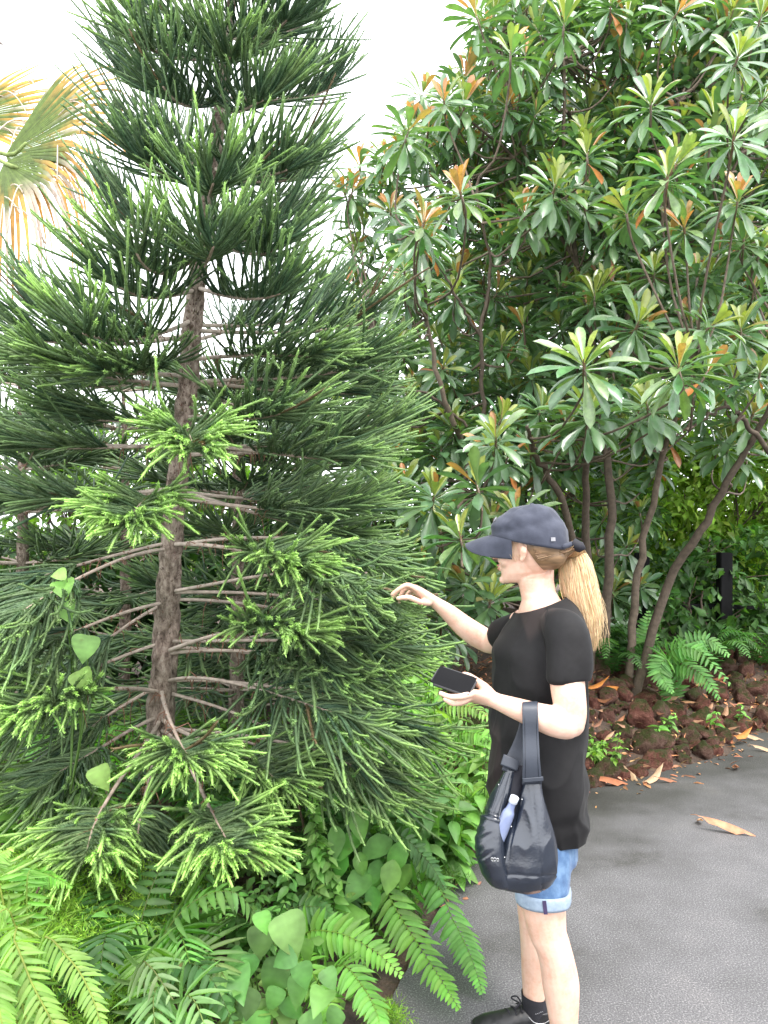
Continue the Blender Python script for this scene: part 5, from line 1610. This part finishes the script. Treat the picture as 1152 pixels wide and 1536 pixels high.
# --- shorts
D_ = Body()
D_.loft([(P(812, 1200, 2.32), TF * .085, TL * .135), (P(812, 1235, 2.32), TF * .092, TL * .14), (P(812, 1280, 2.32), TF * .095, TL * .145)], 30)
D_.limb([(P(812, 1240, 2.25), .080), (P(813, 1295, 2.22), .082), (P(814.5, 1345, 2.2), .0735, .077)], 24)
D_.limb([(P(811, 1240, 2.39), .080), (P(807, 1285, 2.41), .080), (P(803, 1320, 2.425), .075)], 24)
dm = D_.remesh('shorts', .005, 5)
cut(dm, P(815, 1349, 2.2), (0, 0, -1))
displace(dm, lambda co, no: nz3(co, 22, 22, 14) * .005)
dm.materials.append(M['denim'])
shorts = link('shorts', dm, who)
def cuff(c, r, h):
    nb = NB(); n = 40
    a = np.arange(n) / n * 2 * PI
    prof = [(-.004, -.5), (.001, -.52), (.003, -.3), (.003, .3), (.001, .52), (-.004, .5), (-.012, .3), (-.012, -.3)]
    V = np.array([[c[0] + (r + q[0]) * math.cos(x) + .0015 * math.sin(5 * x), c[1] + (r * 1.04 + q[0]) * math.sin(x), c[2] + q[1] * h + .002 * math.sin(3 * x)] for q in prof for x in a])
    m_ = len(prof)
    Q = [(i * n + j, i * n + (j + 1) % n, ((i + 1) % m_) * n + (j + 1) % n, ((i + 1) % m_) * n + j) for i in range(m_) for j in range(n)]
    nb.add(V, Q); return nb
cn = A3(P(814.5, 1340, 2.2))
sub('cuff', cuff(cn, .0775, .036).mesh('cuff', M['cuff']), shorts)
sub('cuff', cuff(A3(P(803, 1318, 2.425)), .079, .036).mesh('cuff', M['cuff']), shorts)
nb = NB(); V = []
for i, zz in enumerate((-.019, .019)):
    for x in (-.0055, .0055): V.append(cn + np.array((x - .012 + zz * -.12, -.0842 + abs(x) * .02, zz)))
nb.add(V, [(0, 1, 3, 2)]); sub('seam', nb.mesh('seam', M['seam']), shorts)

# --- socks and shoes
def shoe(ank, Y):
    """pointing left; ank: x of the ankle, ground z = 0"""
    x0 = ank
    b3 = Body()
    b3.limb([(np.array((x0 + .045, Y, .045)), .034, .034), (np.array((x0 + .01, Y, .055)), .040, .035), (np.array((x0 - .05, Y, .048)), .036, .037), (np.array((x0 - .11, Y, .040)), .028, .042), (np.array((x0 - .16, Y, .034)), .022, .040), (np.array((x0 - .185, Y, .030)), .017, .03)], 40, ref=(0, -1, 0))
    b3.loft([(np.array((x0 + .012, Y, .05)), np.array((.045, 0, 0)), np.array((0, .037, 0))), (np.array((x0 + .012, Y, .085)), np.array((.044, 0, 0)), np.array((0, .036, 0)))], 24)
    me = b3.remesh('shoe', .004, 4)
    cut(me, (0, 0, .018), (0, 0, -1))
    displace(me, lambda co, no: nz3(co, 60, 60, 60) * .0012)
    me.materials.append(M['shoe'])
    o = link('shoe', me, who)
    nb = NB()
    # sole
    xs = np.linspace(-.205, .08, 22)
    wl = np.interp(xs, [-.205, -.19, -.15, -.08, 0, .05, .08], [.008, .03, .044, .043, .036, .036, .012])
    top = [(x0 + x, Y - w_, 0.024 + .012 * smooth01(-x, .14, .2)) for x, w_ in zip(xs, wl)] + [(x0 + x, Y + w_, 0.024 + .012 * smooth01(-x, .14, .2)) for x, w_ in zip(xs[::-1], wl[::-1])]
    n = len(top)
    V = np.array([(a, b_, .001 + (c - .024)) for a, b_, c in top] + top + [(x0 - .06, Y, .001), (x0 - .06, Y, .024)])
    nb.add(V, [(i, (i + 1) % n, n + (i + 1) % n, n + i) for i in range(n)], [(n + i, n + (i + 1) % n, 2 * n + 1) for i in range(n)] + [((i + 1) % n, i, 2 * n) for i in range(n)])
    sub('sole', nb.mesh('sole', M['sole'], False), o)
    nb = NB()
    for k in range(5):
        xx = x0 - .045 - k * .019; zz = .093 - k * .0085
        stem_tube(nb, [(xx, Y - .024, zz - .010), (xx - .004, Y, zz), (xx - .012, Y + .024, zz - .010)], .0024, .0024, 10, 5)
    for s in (-1, 1):
        stem_tube(nb, [(x0 - .042, Y, .096), (x0 - .055, Y + s * .02, .108), (x0 - .072, Y + s * .03, .098), (x0 - .05, Y + s * .008, .095)], .0026, .0026, 16, 5)
    sub('laces', nb.mesh('laces', M['sock']), o)
    nb = NB()
    stem_tube(nb, [(x0 - .030, Y - .040, .080), (x0 - .01, Y - .041, .062), (x0 + .02, Y - .041, .060), (x0 + .05, Y - .034, .075)], .0012, .0012, 16, 5, (.5, .5, .5))
    sub('piping', nb.mesh('piping', M['metal']), o)
    b3 = Body()
    b3.limb([(np.array((x0 + .008, Y, .05)), .043, .036), (np.array((x0 + .0, Y, .085)), .041, .0375), (np.array((x0 - .004, Y, .11)), .0395, .0385), (np.array((x0 - .005, Y, .135)), .0395, .0395)], 22, ref=(0, -1, 0), sides=28)
    me = b3.nb.mesh('sock', M['sock'])
    cut(me, (x0, Y, .126), (.2, 0, 1))
    sk = link('sock', me, who)
    nb = NB()
    for k in range(5):
        q0 = np.array((x0 - .008 + k * .0055, Y - .0415 + .0012 * k, .088 + .0012 * k))
        stem_tube(nb, [q0, q0 + (.0016, 0, .0035 if k in (0, 3) else .002), q0 + (.0034, 0, 0)], .0006, .0006, 6, 4)
    sub('mark', nb.mesh('mark', M['cap_thread']), sk)
fa = P(801, 1515, 2.45); shoe(fa.x + .004, 2.45)
na = P(846, 1600, 2.2); shoe(na.x + .004, 2.2)

# --- cap
def cap_surface(u, v):
    """u: angle round the head (0 = front), v: 0 rim .. 1 top"""
    cu, su = math.cos(u), math.sin(u)
    a = .116 if cu > 0 else .114
    rim = .012 + .032 * cu
    if cu < 0: rim = .012 + .026 * cu
    q = v * PI / 2
    r = math.cos(q) ** .84
    z = rim + (.130 - rim) * math.sin(q) ** 1.02
    lean = -.012 * v
    bl = 1 + .045 * math.sin(PI * min(1, v * 1.6))
    return H(-.006 + lean + a * cu * r * bl, .089 * su * r * bl, z)
nb = NB(); n1, n2 = 72, 26
V = []
for j in range(n2):
    v = j / (n2 - 1) * .985
    for i in range(n1):
        u = i / n1 * 2 * PI
        p_ = cap_surface(u, v)
        o_ = nrm(p_ - H(0, 0, .03))
        wr = .0035 * noise.noise(Vector((p_[0] * 16, p_[1] * 16, p_[2] * 34 + p_[0] * 22))) + .0022 * noise.noise(Vector((p_[0] * 45 + p_[2] * 30, p_[1] * 40, p_[2] * 60)))
        seam = -.0016 * sum(math.exp(-(((u - k * PI / 3 + PI) % (2 * PI) - PI) / .025) ** 2) for k in range(6))
        # slack fold running from the brim's root to the back
        fold = .0038 * math.exp(-((v - .42 + .25 * (math.cos(u))) / .10) ** 2) - .0035 * math.exp(-((v - .27 + .22 * math.cos(u)) / .06) ** 2)
        V.append(p_ + o_ * ((wr + fold * (1 if abs(math.sin(u)) > .2 else .4)) * smooth01(v, 0.0, .2) * (1 - smooth01(v, .8, 1)) + seam))
V.append(H(-.018, 0, .1285))
Q = [(j * n1 + i, j * n1 + (i + 1) % n1, (j + 1) * n1 + (i + 1) % n1, (j + 1) * n1 + i) for j in range(n2 - 1) for i in range(n1)]
T = [((n2 - 1) * n1 + i, (n2 - 1) * n1 + (i + 1) % n1, len(V) - 1) for i in range(n1)]
# inner sweatband turned in
base_i = len(V)
for i in range(n1): V.append(cap_surface(i / n1 * 2 * PI, 0) * .94 + H(0, 0, .02) * .06)
Q += [(i, base_i + i, base_i + (i + 1) % n1, (i + 1) % n1) for i in range(n1)]
nb.add(np.array(V), Q, T)
cap = nb.build('cap', M['cap'], who)
nb = NB(); V = []
m1, m2 = 30, 12
for side in (0, 1):
    for j in range(m2):
        s = j / (m2 - 1)
        for i in range(m1):
            u = math.radians(-72 + 144 * i / (m1 - 1))
            p0 = cap_surface(u, 0.015)
            ext = (.200 * max(.05, math.cos(u)) ** .35 - .116 * math.cos(u)) * (1 - (abs(u) / math.radians(72.5)) ** 5)
            lat = math.sin(u)
            q = p0 + HFt * ext * s + HU * (-.014 * s - .036 * s * lat ** 2 - .008 * s * s) + HR * (-.010 * lat * s)
            V.append(q - HU * (.0035 * side) * (1 if 0 < j < m2 - 1 else .6))
k = m1 * m2
Q = []
for j in range(m2 - 1):
    for i in range(m1 - 1):
        a = j * m1 + i
        Q += [(a, a + 1, a + m1 + 1, a + m1), (k + a + m1, k + a + m1 + 1, k + a + 1, k + a)]
for i in range(m1 - 1): Q.append(((m2 - 1) * m1 + i, (m2 - 1) * m1 + i + 1, k + (m2 - 1) * m1 + i + 1, k + (m2 - 1) * m1 + i))
nb.add(np.array(V), Q)
sub('brim', nb.mesh('brim', M['cap']), cap)
b2 = Body(); b2.ell(H(-.018, 0, .130), (HFt * .007, HR * .007, HU * .004))
sub('button', b2.nb.mesh('button', M['cap']), cap)
# woven tag near the back
p_ = cap_surface(math.radians(-133), .13); n_ = nrm(p_ - H(0, 0, .03)); t_ = nrm(np.cross(UP, n_))
nb = NB()
q0 = p_ + n_ * .0035
nb.add([q0 - t_ * .0085 - HU * .0055, q0 + t_ * .0085 - HU * .0055, q0 + t_ * .0085 + HU * .0055, q0 - t_ * .0085 + HU * .0055], [(0, 1, 2, 3)])
sub('tag', nb.mesh('tag', M['cap_thread']), cap)
p_ = cap_surface(math.radians(-24), .36); n_ = nrm(p_ - H(0, 0, .03)); t_ = nrm(np.cross(UP, n_)); v_ = np.cross(n_, t_)
nb = NB()
for k in range(3):
    q0 = p_ + n_ * .005 + t_ * (k - 1) * .008
    stem_tube(nb, [q0 - v_ * .007, q0 + t_ * .003, q0 + v_ * .007], .0016, .0016, 8, 5)
sub('embroidery', nb.mesh('embroidery', M['cap_thread']), cap)
# strap across the opening at the back
nb = NB()
stem_tube(nb, [cap_surface(math.radians(155), .04), H(-.131, 0, .004), cap_surface(math.radians(-155), .04)], .008, .008, 16, 8)
sub('back_strap', nb.mesh('back_strap', M['cap']), cap)

# --- hair: swept-back cap of hair below the brim and a ponytail
hb = Body()
hb.ell(H(-.030, 0, .008), (HFt * .086, HR * .0745, HU * .086))
hb.ell(H(-.058, 0, -.028), (HFt * .056, HR * .058, HU * .045))
hme = hb.remesh('hair', .005, 4)
cut(hme, H(-.020, 0, -.02), nrm(HFt + HU * -.55))
cut(hme, H(0, 0, -.070), nrm(-HU - HFt * .0))
ca = hme.color_attributes.get('col') or hme.color_attributes.new('col', 'FLOAT_COLOR', 'POINT')
for i, vv in enumerate(hme.vertices):
    f_ = .75 + .5 * noise.noise(Vector((vv.co.x * 30, vv.co.y * 30, vv.co.z * 160)))
    ca.data[i].color = (.22 * f_, .135 * f_, .07 * f_, 1)
hme.materials.append(M['hair'])
hair = link('hair', hme, who)
root = H(-.135, 0, -.004)
tie = NB(); stem_tube(tie, [root + UP * .010 + HFt * .004, root - HFt * .012, root - HFt * .022 - UP * .004], .017, .016, 8, 12)
link('hair_tie', tie.mesh('hair_tie', M['lining']), who)
ctr = np.array([A3(q) for q in (root - HFt * .006, P(857, 829, 2.36), P(864, 852, 2.345), P(870, 888, 2.33), P(881, 926, 2.31), P(884, 950, 2.30), P(886, 974, 2.295))])
cs = spline(ctr, 22)
wd = np.interp(np.linspace(0, 1, 22), [0, .12, .3, .5, .7, .85, 1], [.014, .030, .046, .050, .038, .027, .011])
m_ = 3600
a = RNG.uniform(0, 2 * PI, m_); rr_ = np.sqrt(RNG.uniform(0, 1, m_)) * RNG.uniform(.8, 1.1, m_)
ll = RNG.uniform(.62, 1.03, m_)
tt = np.linspace(0, 1, 14)
idx = np.minimum(ll[:, None] * tt[None] * 20.9, 20.95)
i0 = idx.astype(int); fr = (idx - i0)[..., None]
c = cs[i0] * (1 - fr) + cs[i0 + 1] * fr
w_ = wd[i0] * (1 - fr[..., 0]) + wd[i0 + 1] * fr[..., 0]
tan = nrm(np.gradient(cs, axis=0))[i0]
sx = nrm(np.cross(tan, np.array((0, 1.0, 0)))); sy = np.cross(sx, tan)
wob = RNG.normal(0, .004, (m_, 1, 3)) * tt[None, :, None] + .0035 * np.sin(tt[None, :, None] * RNG.uniform(4, 10, (m_, 1, 1)) + RNG.uniform(0, 6, (m_, 1, 3)))
a2 = a[:, None] + .5 * tt[None] * RNG.normal(0, 1, (m_, 1))
pts = c + w_[..., None] * rr_[:, None, None] * (np.cos(a2)[..., None] * sx + np.sin(a2)[..., None] * sy * .8) + wob * smooth01(tt, .1, .5)[None, :, None]
V, Q, T = tubes(pts, np.tile(np.concatenate([np.full(12, .00075), [.0006, .0003]])[None], (m_, 1)), 3)
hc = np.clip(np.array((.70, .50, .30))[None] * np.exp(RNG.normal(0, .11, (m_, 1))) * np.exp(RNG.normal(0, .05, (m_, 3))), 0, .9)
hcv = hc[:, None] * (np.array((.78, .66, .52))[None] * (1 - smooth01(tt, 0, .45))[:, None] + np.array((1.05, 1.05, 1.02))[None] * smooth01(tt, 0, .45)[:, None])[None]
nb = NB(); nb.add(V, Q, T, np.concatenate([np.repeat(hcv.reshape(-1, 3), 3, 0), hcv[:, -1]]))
core = Body(); core.loft([(cs[k], np.cross(nrm(cs[min(k + 1, 21)] - cs[max(k - 1, 0)]), (0, 1.0, 0)) * wd[k] * .72, np.array((0, wd[k] * .58, 0))) for k in range(21)], 16)
nb.add(np.concatenate(core.nb.V), np.concatenate(core.nb.Q), np.concatenate(core.nb.T), (.50, .34, .19))
# loose wisps
m2_ = 260
i_ = RNG.integers(0, m_, m2_)
q = pts[i_] + RNG.normal(0, .014, (m2_, 1, 3)) * tt[None, :, None] + np.array((.012, 0, 0)) * (tt ** 2)[None, :, None] * RNG.uniform(-.3, 1.6, (m2_, 1, 1))
V, Q, T = tubes(q, np.full((m2_, 14), .0005), 3); nb.add(V, Q, T, (.62, .46, .26))
# strands drawn from the nape and temples up to the tie
m3 = 420
az = RNG.uniform(.15, 1.0, m3) * np.where(RNG.random(m3) < .5, 1, -1)
st_ = np.array([H(-.02 - .055 * (1 - abs(z)) - .02 * h_, z * .078, .015 - .075 * h_ * (1 - .3 * abs(z))) for z, h_ in zip(az, RNG.uniform(0, 1, m3))])
q = np.linspace(0, 1, 8)[None, :, None]
mid_ = st_ * .5 + root * .5
mid_ = mid_ + nrm(mid_ - H(-.02, 0, 0)) * .016
pts3 = (1 - q) ** 2 * st_[:, None] + 2 * q * (1 - q) * mid_[:, None] + q ** 2 * (root + RNG.normal(0, .006, (m3, 3)))[:, None]
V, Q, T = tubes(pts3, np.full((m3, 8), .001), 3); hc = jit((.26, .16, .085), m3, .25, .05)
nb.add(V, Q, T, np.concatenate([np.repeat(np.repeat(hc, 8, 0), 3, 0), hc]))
# a wisp before the ear
for k in range(7):
    e = H(.035 - k * .004, -.073, .018)
    stem_tube(nb, [e, e + HFt * .006 - HR * .004 - UP * .025, e - HFt * .010 - HR * .002 - UP * .055 + RNG.normal(0, .004, 3)], .0006, .0003, 10, 3, (.6, .45, .26))
sub('ponytail', nb.mesh('ponytail', M['hair']), hair)

# --- phone
tc_ = A3(P(681, 1022, 2.087))
n_ = nrm(np.array((-.12, -.62, .72))); u_ = np.array((-.86, .25, .40)); u_ = nrm(u_ - n_ * np.dot(u_, n_)); v_ = np.cross(n_, u_)
bm = bmesh.new(); bmesh.ops.create_cube(bm, size=1)
for vv in bm.verts: vv.co = Vector((vv.co.x * .118, vv.co.y * .068, vv.co.z * .0085))
ve = [e for e in bm.edges if abs(e.verts[0].co.z - e.verts[1].co.z) > .005]
bmesh.ops.bevel(bm, geom=ve, offset=.011, segments=6, affect='EDGES')
bmesh.ops.bevel(bm, geom=[e for e in bm.edges if e.is_boundary or len(e.link_faces) == 2 and e.calc_face_angle(0) > 1.2], offset=.0018, segments=3, affect='EDGES')
me = bpy.data.meshes.new('case'); bm.to_mesh(me); bm.free(); me.materials.append(M['phone_side'])
ph = thing('phone', 'black phone held flat in the person\'s near hand', 'phone', tc_)
ph.rotation_mode = 'QUATERNION'
ph.rotation_quaternion = Matrix((u_, v_, n_)).transposed().to_quaternion()
link('case', me, ph, loc=(0, 0, 0))
me = box_mesh('screen', .111, .061, .0008, M['phone'], .0003)
link('screen', me, ph, loc=(0, 0, .00395))

# --- handbag hanging from the forearm
def bag_ring(py, xl, xr, Y, dep, tw=0):
    c = P((xl + xr) / 2, py, Y)
    return (c, np.array(((xr - xl) / 2 * Y / F, 0, 0)), np.array((0, dep, 0)))
BY = 2.045
bag = wthing('handbag', 'soft navy-black leather hobo bag hanging from the bent forearm', 'handbag', P(775, 1332, BY))
b4 = Body()
b4.loft([bag_ring(1158, 788, 808, BY, .022), bag_ring(1170, 785, 811, BY, .028), bag_ring(1195, 778, 817, BY, .04), bag_ring(1225, 769, 825, BY, .052), bag_ring(1255, 757, 832, BY, .062), bag_ring(1285, 745, 835, BY, .068), bag_ring(1308, 742, 833, BY, .066), bag_ring(1322, 746, 826, BY, .055), bag_ring(1330, 756, 815, BY, .038), bag_ring(1333, 770, 800, BY, .015)], 40, 2.3)
me = b4.remesh('body', .004, 6)
def leather_fold(co, no):
    px = co[:, 0] * F / co[:, 1] + CX; py = HZ + (CAMH - co[:, 2]) * F / co[:, 1]
    g = np.sin((px - 795) / np.maximum(6, (py - 1120) * .085) * 1.0 + 1.2 * nz3(co, 10, 10, 4)) * .0035 * (1 - smooth01(py, 1230, 1310))
    seamv = -.003 * np.exp(-((px - (797 + (py - 1170) * .10)) / 1.3) ** 2) - .003 * np.exp(-((px - (783 - (py - 1170) * .17)) / 1.3) ** 2)
    seamh = -.003 * np.exp(-((py - (1313 - .0008 * (px - 790) ** 2)) / 1.6) ** 2)
    return g + seamv + seamh + nz3(co, 18, 18, 9, 3) * .007 + .004 * (1 - np.abs(nz3(co, 16, 16, 8, 12) * 2)).clip(0, 1) ** 3
displace(me, leather_fold)
me.materials.append(M['leather']); bd = link('body', me, bag)
b4 = Body()
b4.loft([bag_ring(1150, 757, 776, BY + .03, .022), bag_ring(1180, 744, 768, BY + .025, .032), bag_ring(1210, 730, 757, BY + .015, .042), bag_ring(1235, 720, 754, BY + .005, .052), bag_ring(1260, 713, 757, BY, .058), bag_ring(1285, 713, 762, BY, .062), bag_ring(1305, 719, 768, BY, .06), bag_ring(1320, 732, 772, BY, .05), bag_ring(1328, 745, 772, BY, .03)], 36, 2.3)
me = b4.remesh('pocket', .004, 6)
def pocket_fold(co, no):
    px = co[:, 0] * F / co[:, 1] + CX; py = HZ + (CAMH - co[:, 2]) * F / co[:, 1]
    k = smooth01(py, 1215, 1235) * (1 - smooth01(py, 1285, 1300))
    ruch = np.sin(py * .5 + (px - 735) * .25 + 3 * nz3(co, 14, 14, 14)) * .0032 * (.6 + nz3(co, 9, 9, 25, 4)) * k * np.exp(-((px - 722) / 14) ** 2)
    lip = .004 * np.exp(-((py - (1226 + (px - 730) * .28)) / 3) ** 2) - .004 * np.exp(-((py - (1219 + (px - 730) * .28)) / 3) ** 2)
    return ruch + lip + nz3(co, 22, 22, 10, 6) * .005
displace(me, pocket_fold)
me.materials.append(M['leather']); pk = link('pocket', me, bag)
# dark inside between the two halves
b4 = Body()
b4.loft([bag_ring(1148, 768, 790, BY + .02, .012), bag_ring(1190, 755, 785, BY + .02, .022), bag_ring(1240, 745, 775, BY + .012, .034), bag_ring(1300, 740, 775, BY + .01, .045)], 20)
link('lining', b4.nb.mesh('lining', M['lining']), bag)
def band(pts, widths, thick, n=40, side=(1, 0, 0)):
    p = spline(np.array([A3(q) for q in pts]), n); t = nrm(np.gradient(p, axis=0))
    sd_ = A3(side)[None]; sd_ = nrm(sd_ - t * (sd_ * t).sum(1, keepdims=True)); no = np.cross(sd_, t)
    w_ = np.interp(np.linspace(0, 1, n), np.linspace(0, 1, len(widths)), widths)
    b5 = Body(); b5.loft([(p[k], sd_[k] * w_[k], no[k] * thick) for k in range(n)], 20, 5.0)
    return b5.nb
FY = 2.062
# one strap loop: up the camera side, over the forearm, down behind it to the pocket half
lp = [P(798, 1176, BY - .036), P(797, 1140, BY - .040), P(796, 1105, FY - .046), P(795.5, 1078, FY - .044), P(795, 1060, FY - .032), P(795, 1053.5, FY + .0), P(794, 1062, FY + .034), P(791, 1085, FY + .045), P(784, 1112, BY + .05), P(772, 1140, BY + .028), P(764, 1160, BY + .012)]
st = link('strap', band(lp, [.0265, .0225, .0215, .0208, .0208, .0208, .0208, .021, .0225, .0235, .022], .0028, 70).mesh('strap', M['strap']), bag)
# stitched edges of the strap
nb = NB()
for off in (-.0155, .0155):
    pp = np.array([A3(q) for q in lp[:5]]); pp[:, 0] += off * np.array([1.15, 1.05, 1, 1, 1]); pp[:, 1] -= .0032
    stem_tube(nb, pp, .0007, .0007, 30, 4)
sub('stitching', nb.mesh('stitching', M['leather']), st)
# sewn-on strap ends
for pts, w1 in (([P(799, 1166, BY - .040), P(799.5, 1172, BY - .0405)], .0275), ([P(768, 1136, BY + .012), P(763, 1152, BY + .002)], .0235)):
    q = [A3(pts[0]), (A3(pts[0]) + A3(pts[1])) / 2, A3(pts[1])]
    sub('strap_end', band(q, [w1, w1], .0050, 8).mesh('strap_end', M['strap']), st)
# zip along the pocket's opening, silver letters of the emblem, rivets
nb = NB()
stem_tube(nb, [P(757, 1160, BY - .02), P(749, 1180, BY - .022), P(741, 1205, BY - .032), P(735, 1222, BY - .045)], .0016, .0016, 24, 5)
stem_tube(nb, [P(764, 1160, BY - .015), P(757, 1185, BY - .018), P(752, 1210, BY - .026), P(748, 1228, BY - .042)], .0014, .0014, 24, 5)
link('zip', nb.mesh('zip', M['leather']), bag)
nb = NB()
for k, (dx, r_) in enumerate(((-5, .0036), (-1, .0042), (3.5, .0036))):
    c_ = A3(P(743 + dx, 1289 + .6 * dx * .2, BY - .073))
    a_ = np.linspace(0, 2 * PI * .86, 14)
    stem_tube(nb, [c_ + np.array((math.cos(x) * r_ * .75, -.001, math.sin(x) * r_)) for x in a_], .0010, .0010, 24, 5)
link('emblem', nb.mesh('emblem', M['metal']), bag)
for x, y, d_ in ((748, 1177, -.034), (767, 1240, -.055), (783, 1199, -.042), (757, 1286, -.068)):
    b5 = Body(); b5.ell(P(x, y, BY + d_), ((.0017, 0, 0), (0, .0017, 0), (0, 0, .0017)), 8)
    link('rivet', b5.nb.mesh('rivet', M['metal']), bag)

# --- bottle tucked in the bag
b0 = A3(P(760, 1226, BY - .030)); b1 = A3(P(770.5, 1200, BY - .034)); ax = nrm(b1 - b0)
bot = wthing('water_bottle', 'small water bottle with pale blue-white cap poking out of the handbag', 'bottle', b0 - ax * .05)
b5 = Body(); b5.limb([(b0 - ax * .06, .018), (b0 - ax * .01, .0175), (b0 + ax * .012, .016), (b0 + ax * .026, .011), (b1 - ax * .006, .0095)], 24, sides=18)
link('bottle', b5.nb.mesh('bottle', M['water']), bot)
b5 = Body(); b5.loft([(b1 - ax * .008, np.cross(ax, (0, 1, 0)) * .0115, nrm(np.cross(ax, (1, 0, 0))) * .0115), (b1 + ax * .009, np.cross(ax, (0, 1, 0)) * .0115, nrm(np.cross(ax, (1, 0, 0))) * .0115), (b1 + ax * .011, np.cross(ax, (0, 1, 0)) * .0100, nrm(np.cross(ax, (1, 0, 0))) * .0100)], 18)
link('cap', b5.nb.mesh('cap', M['blue_cap']), bot)
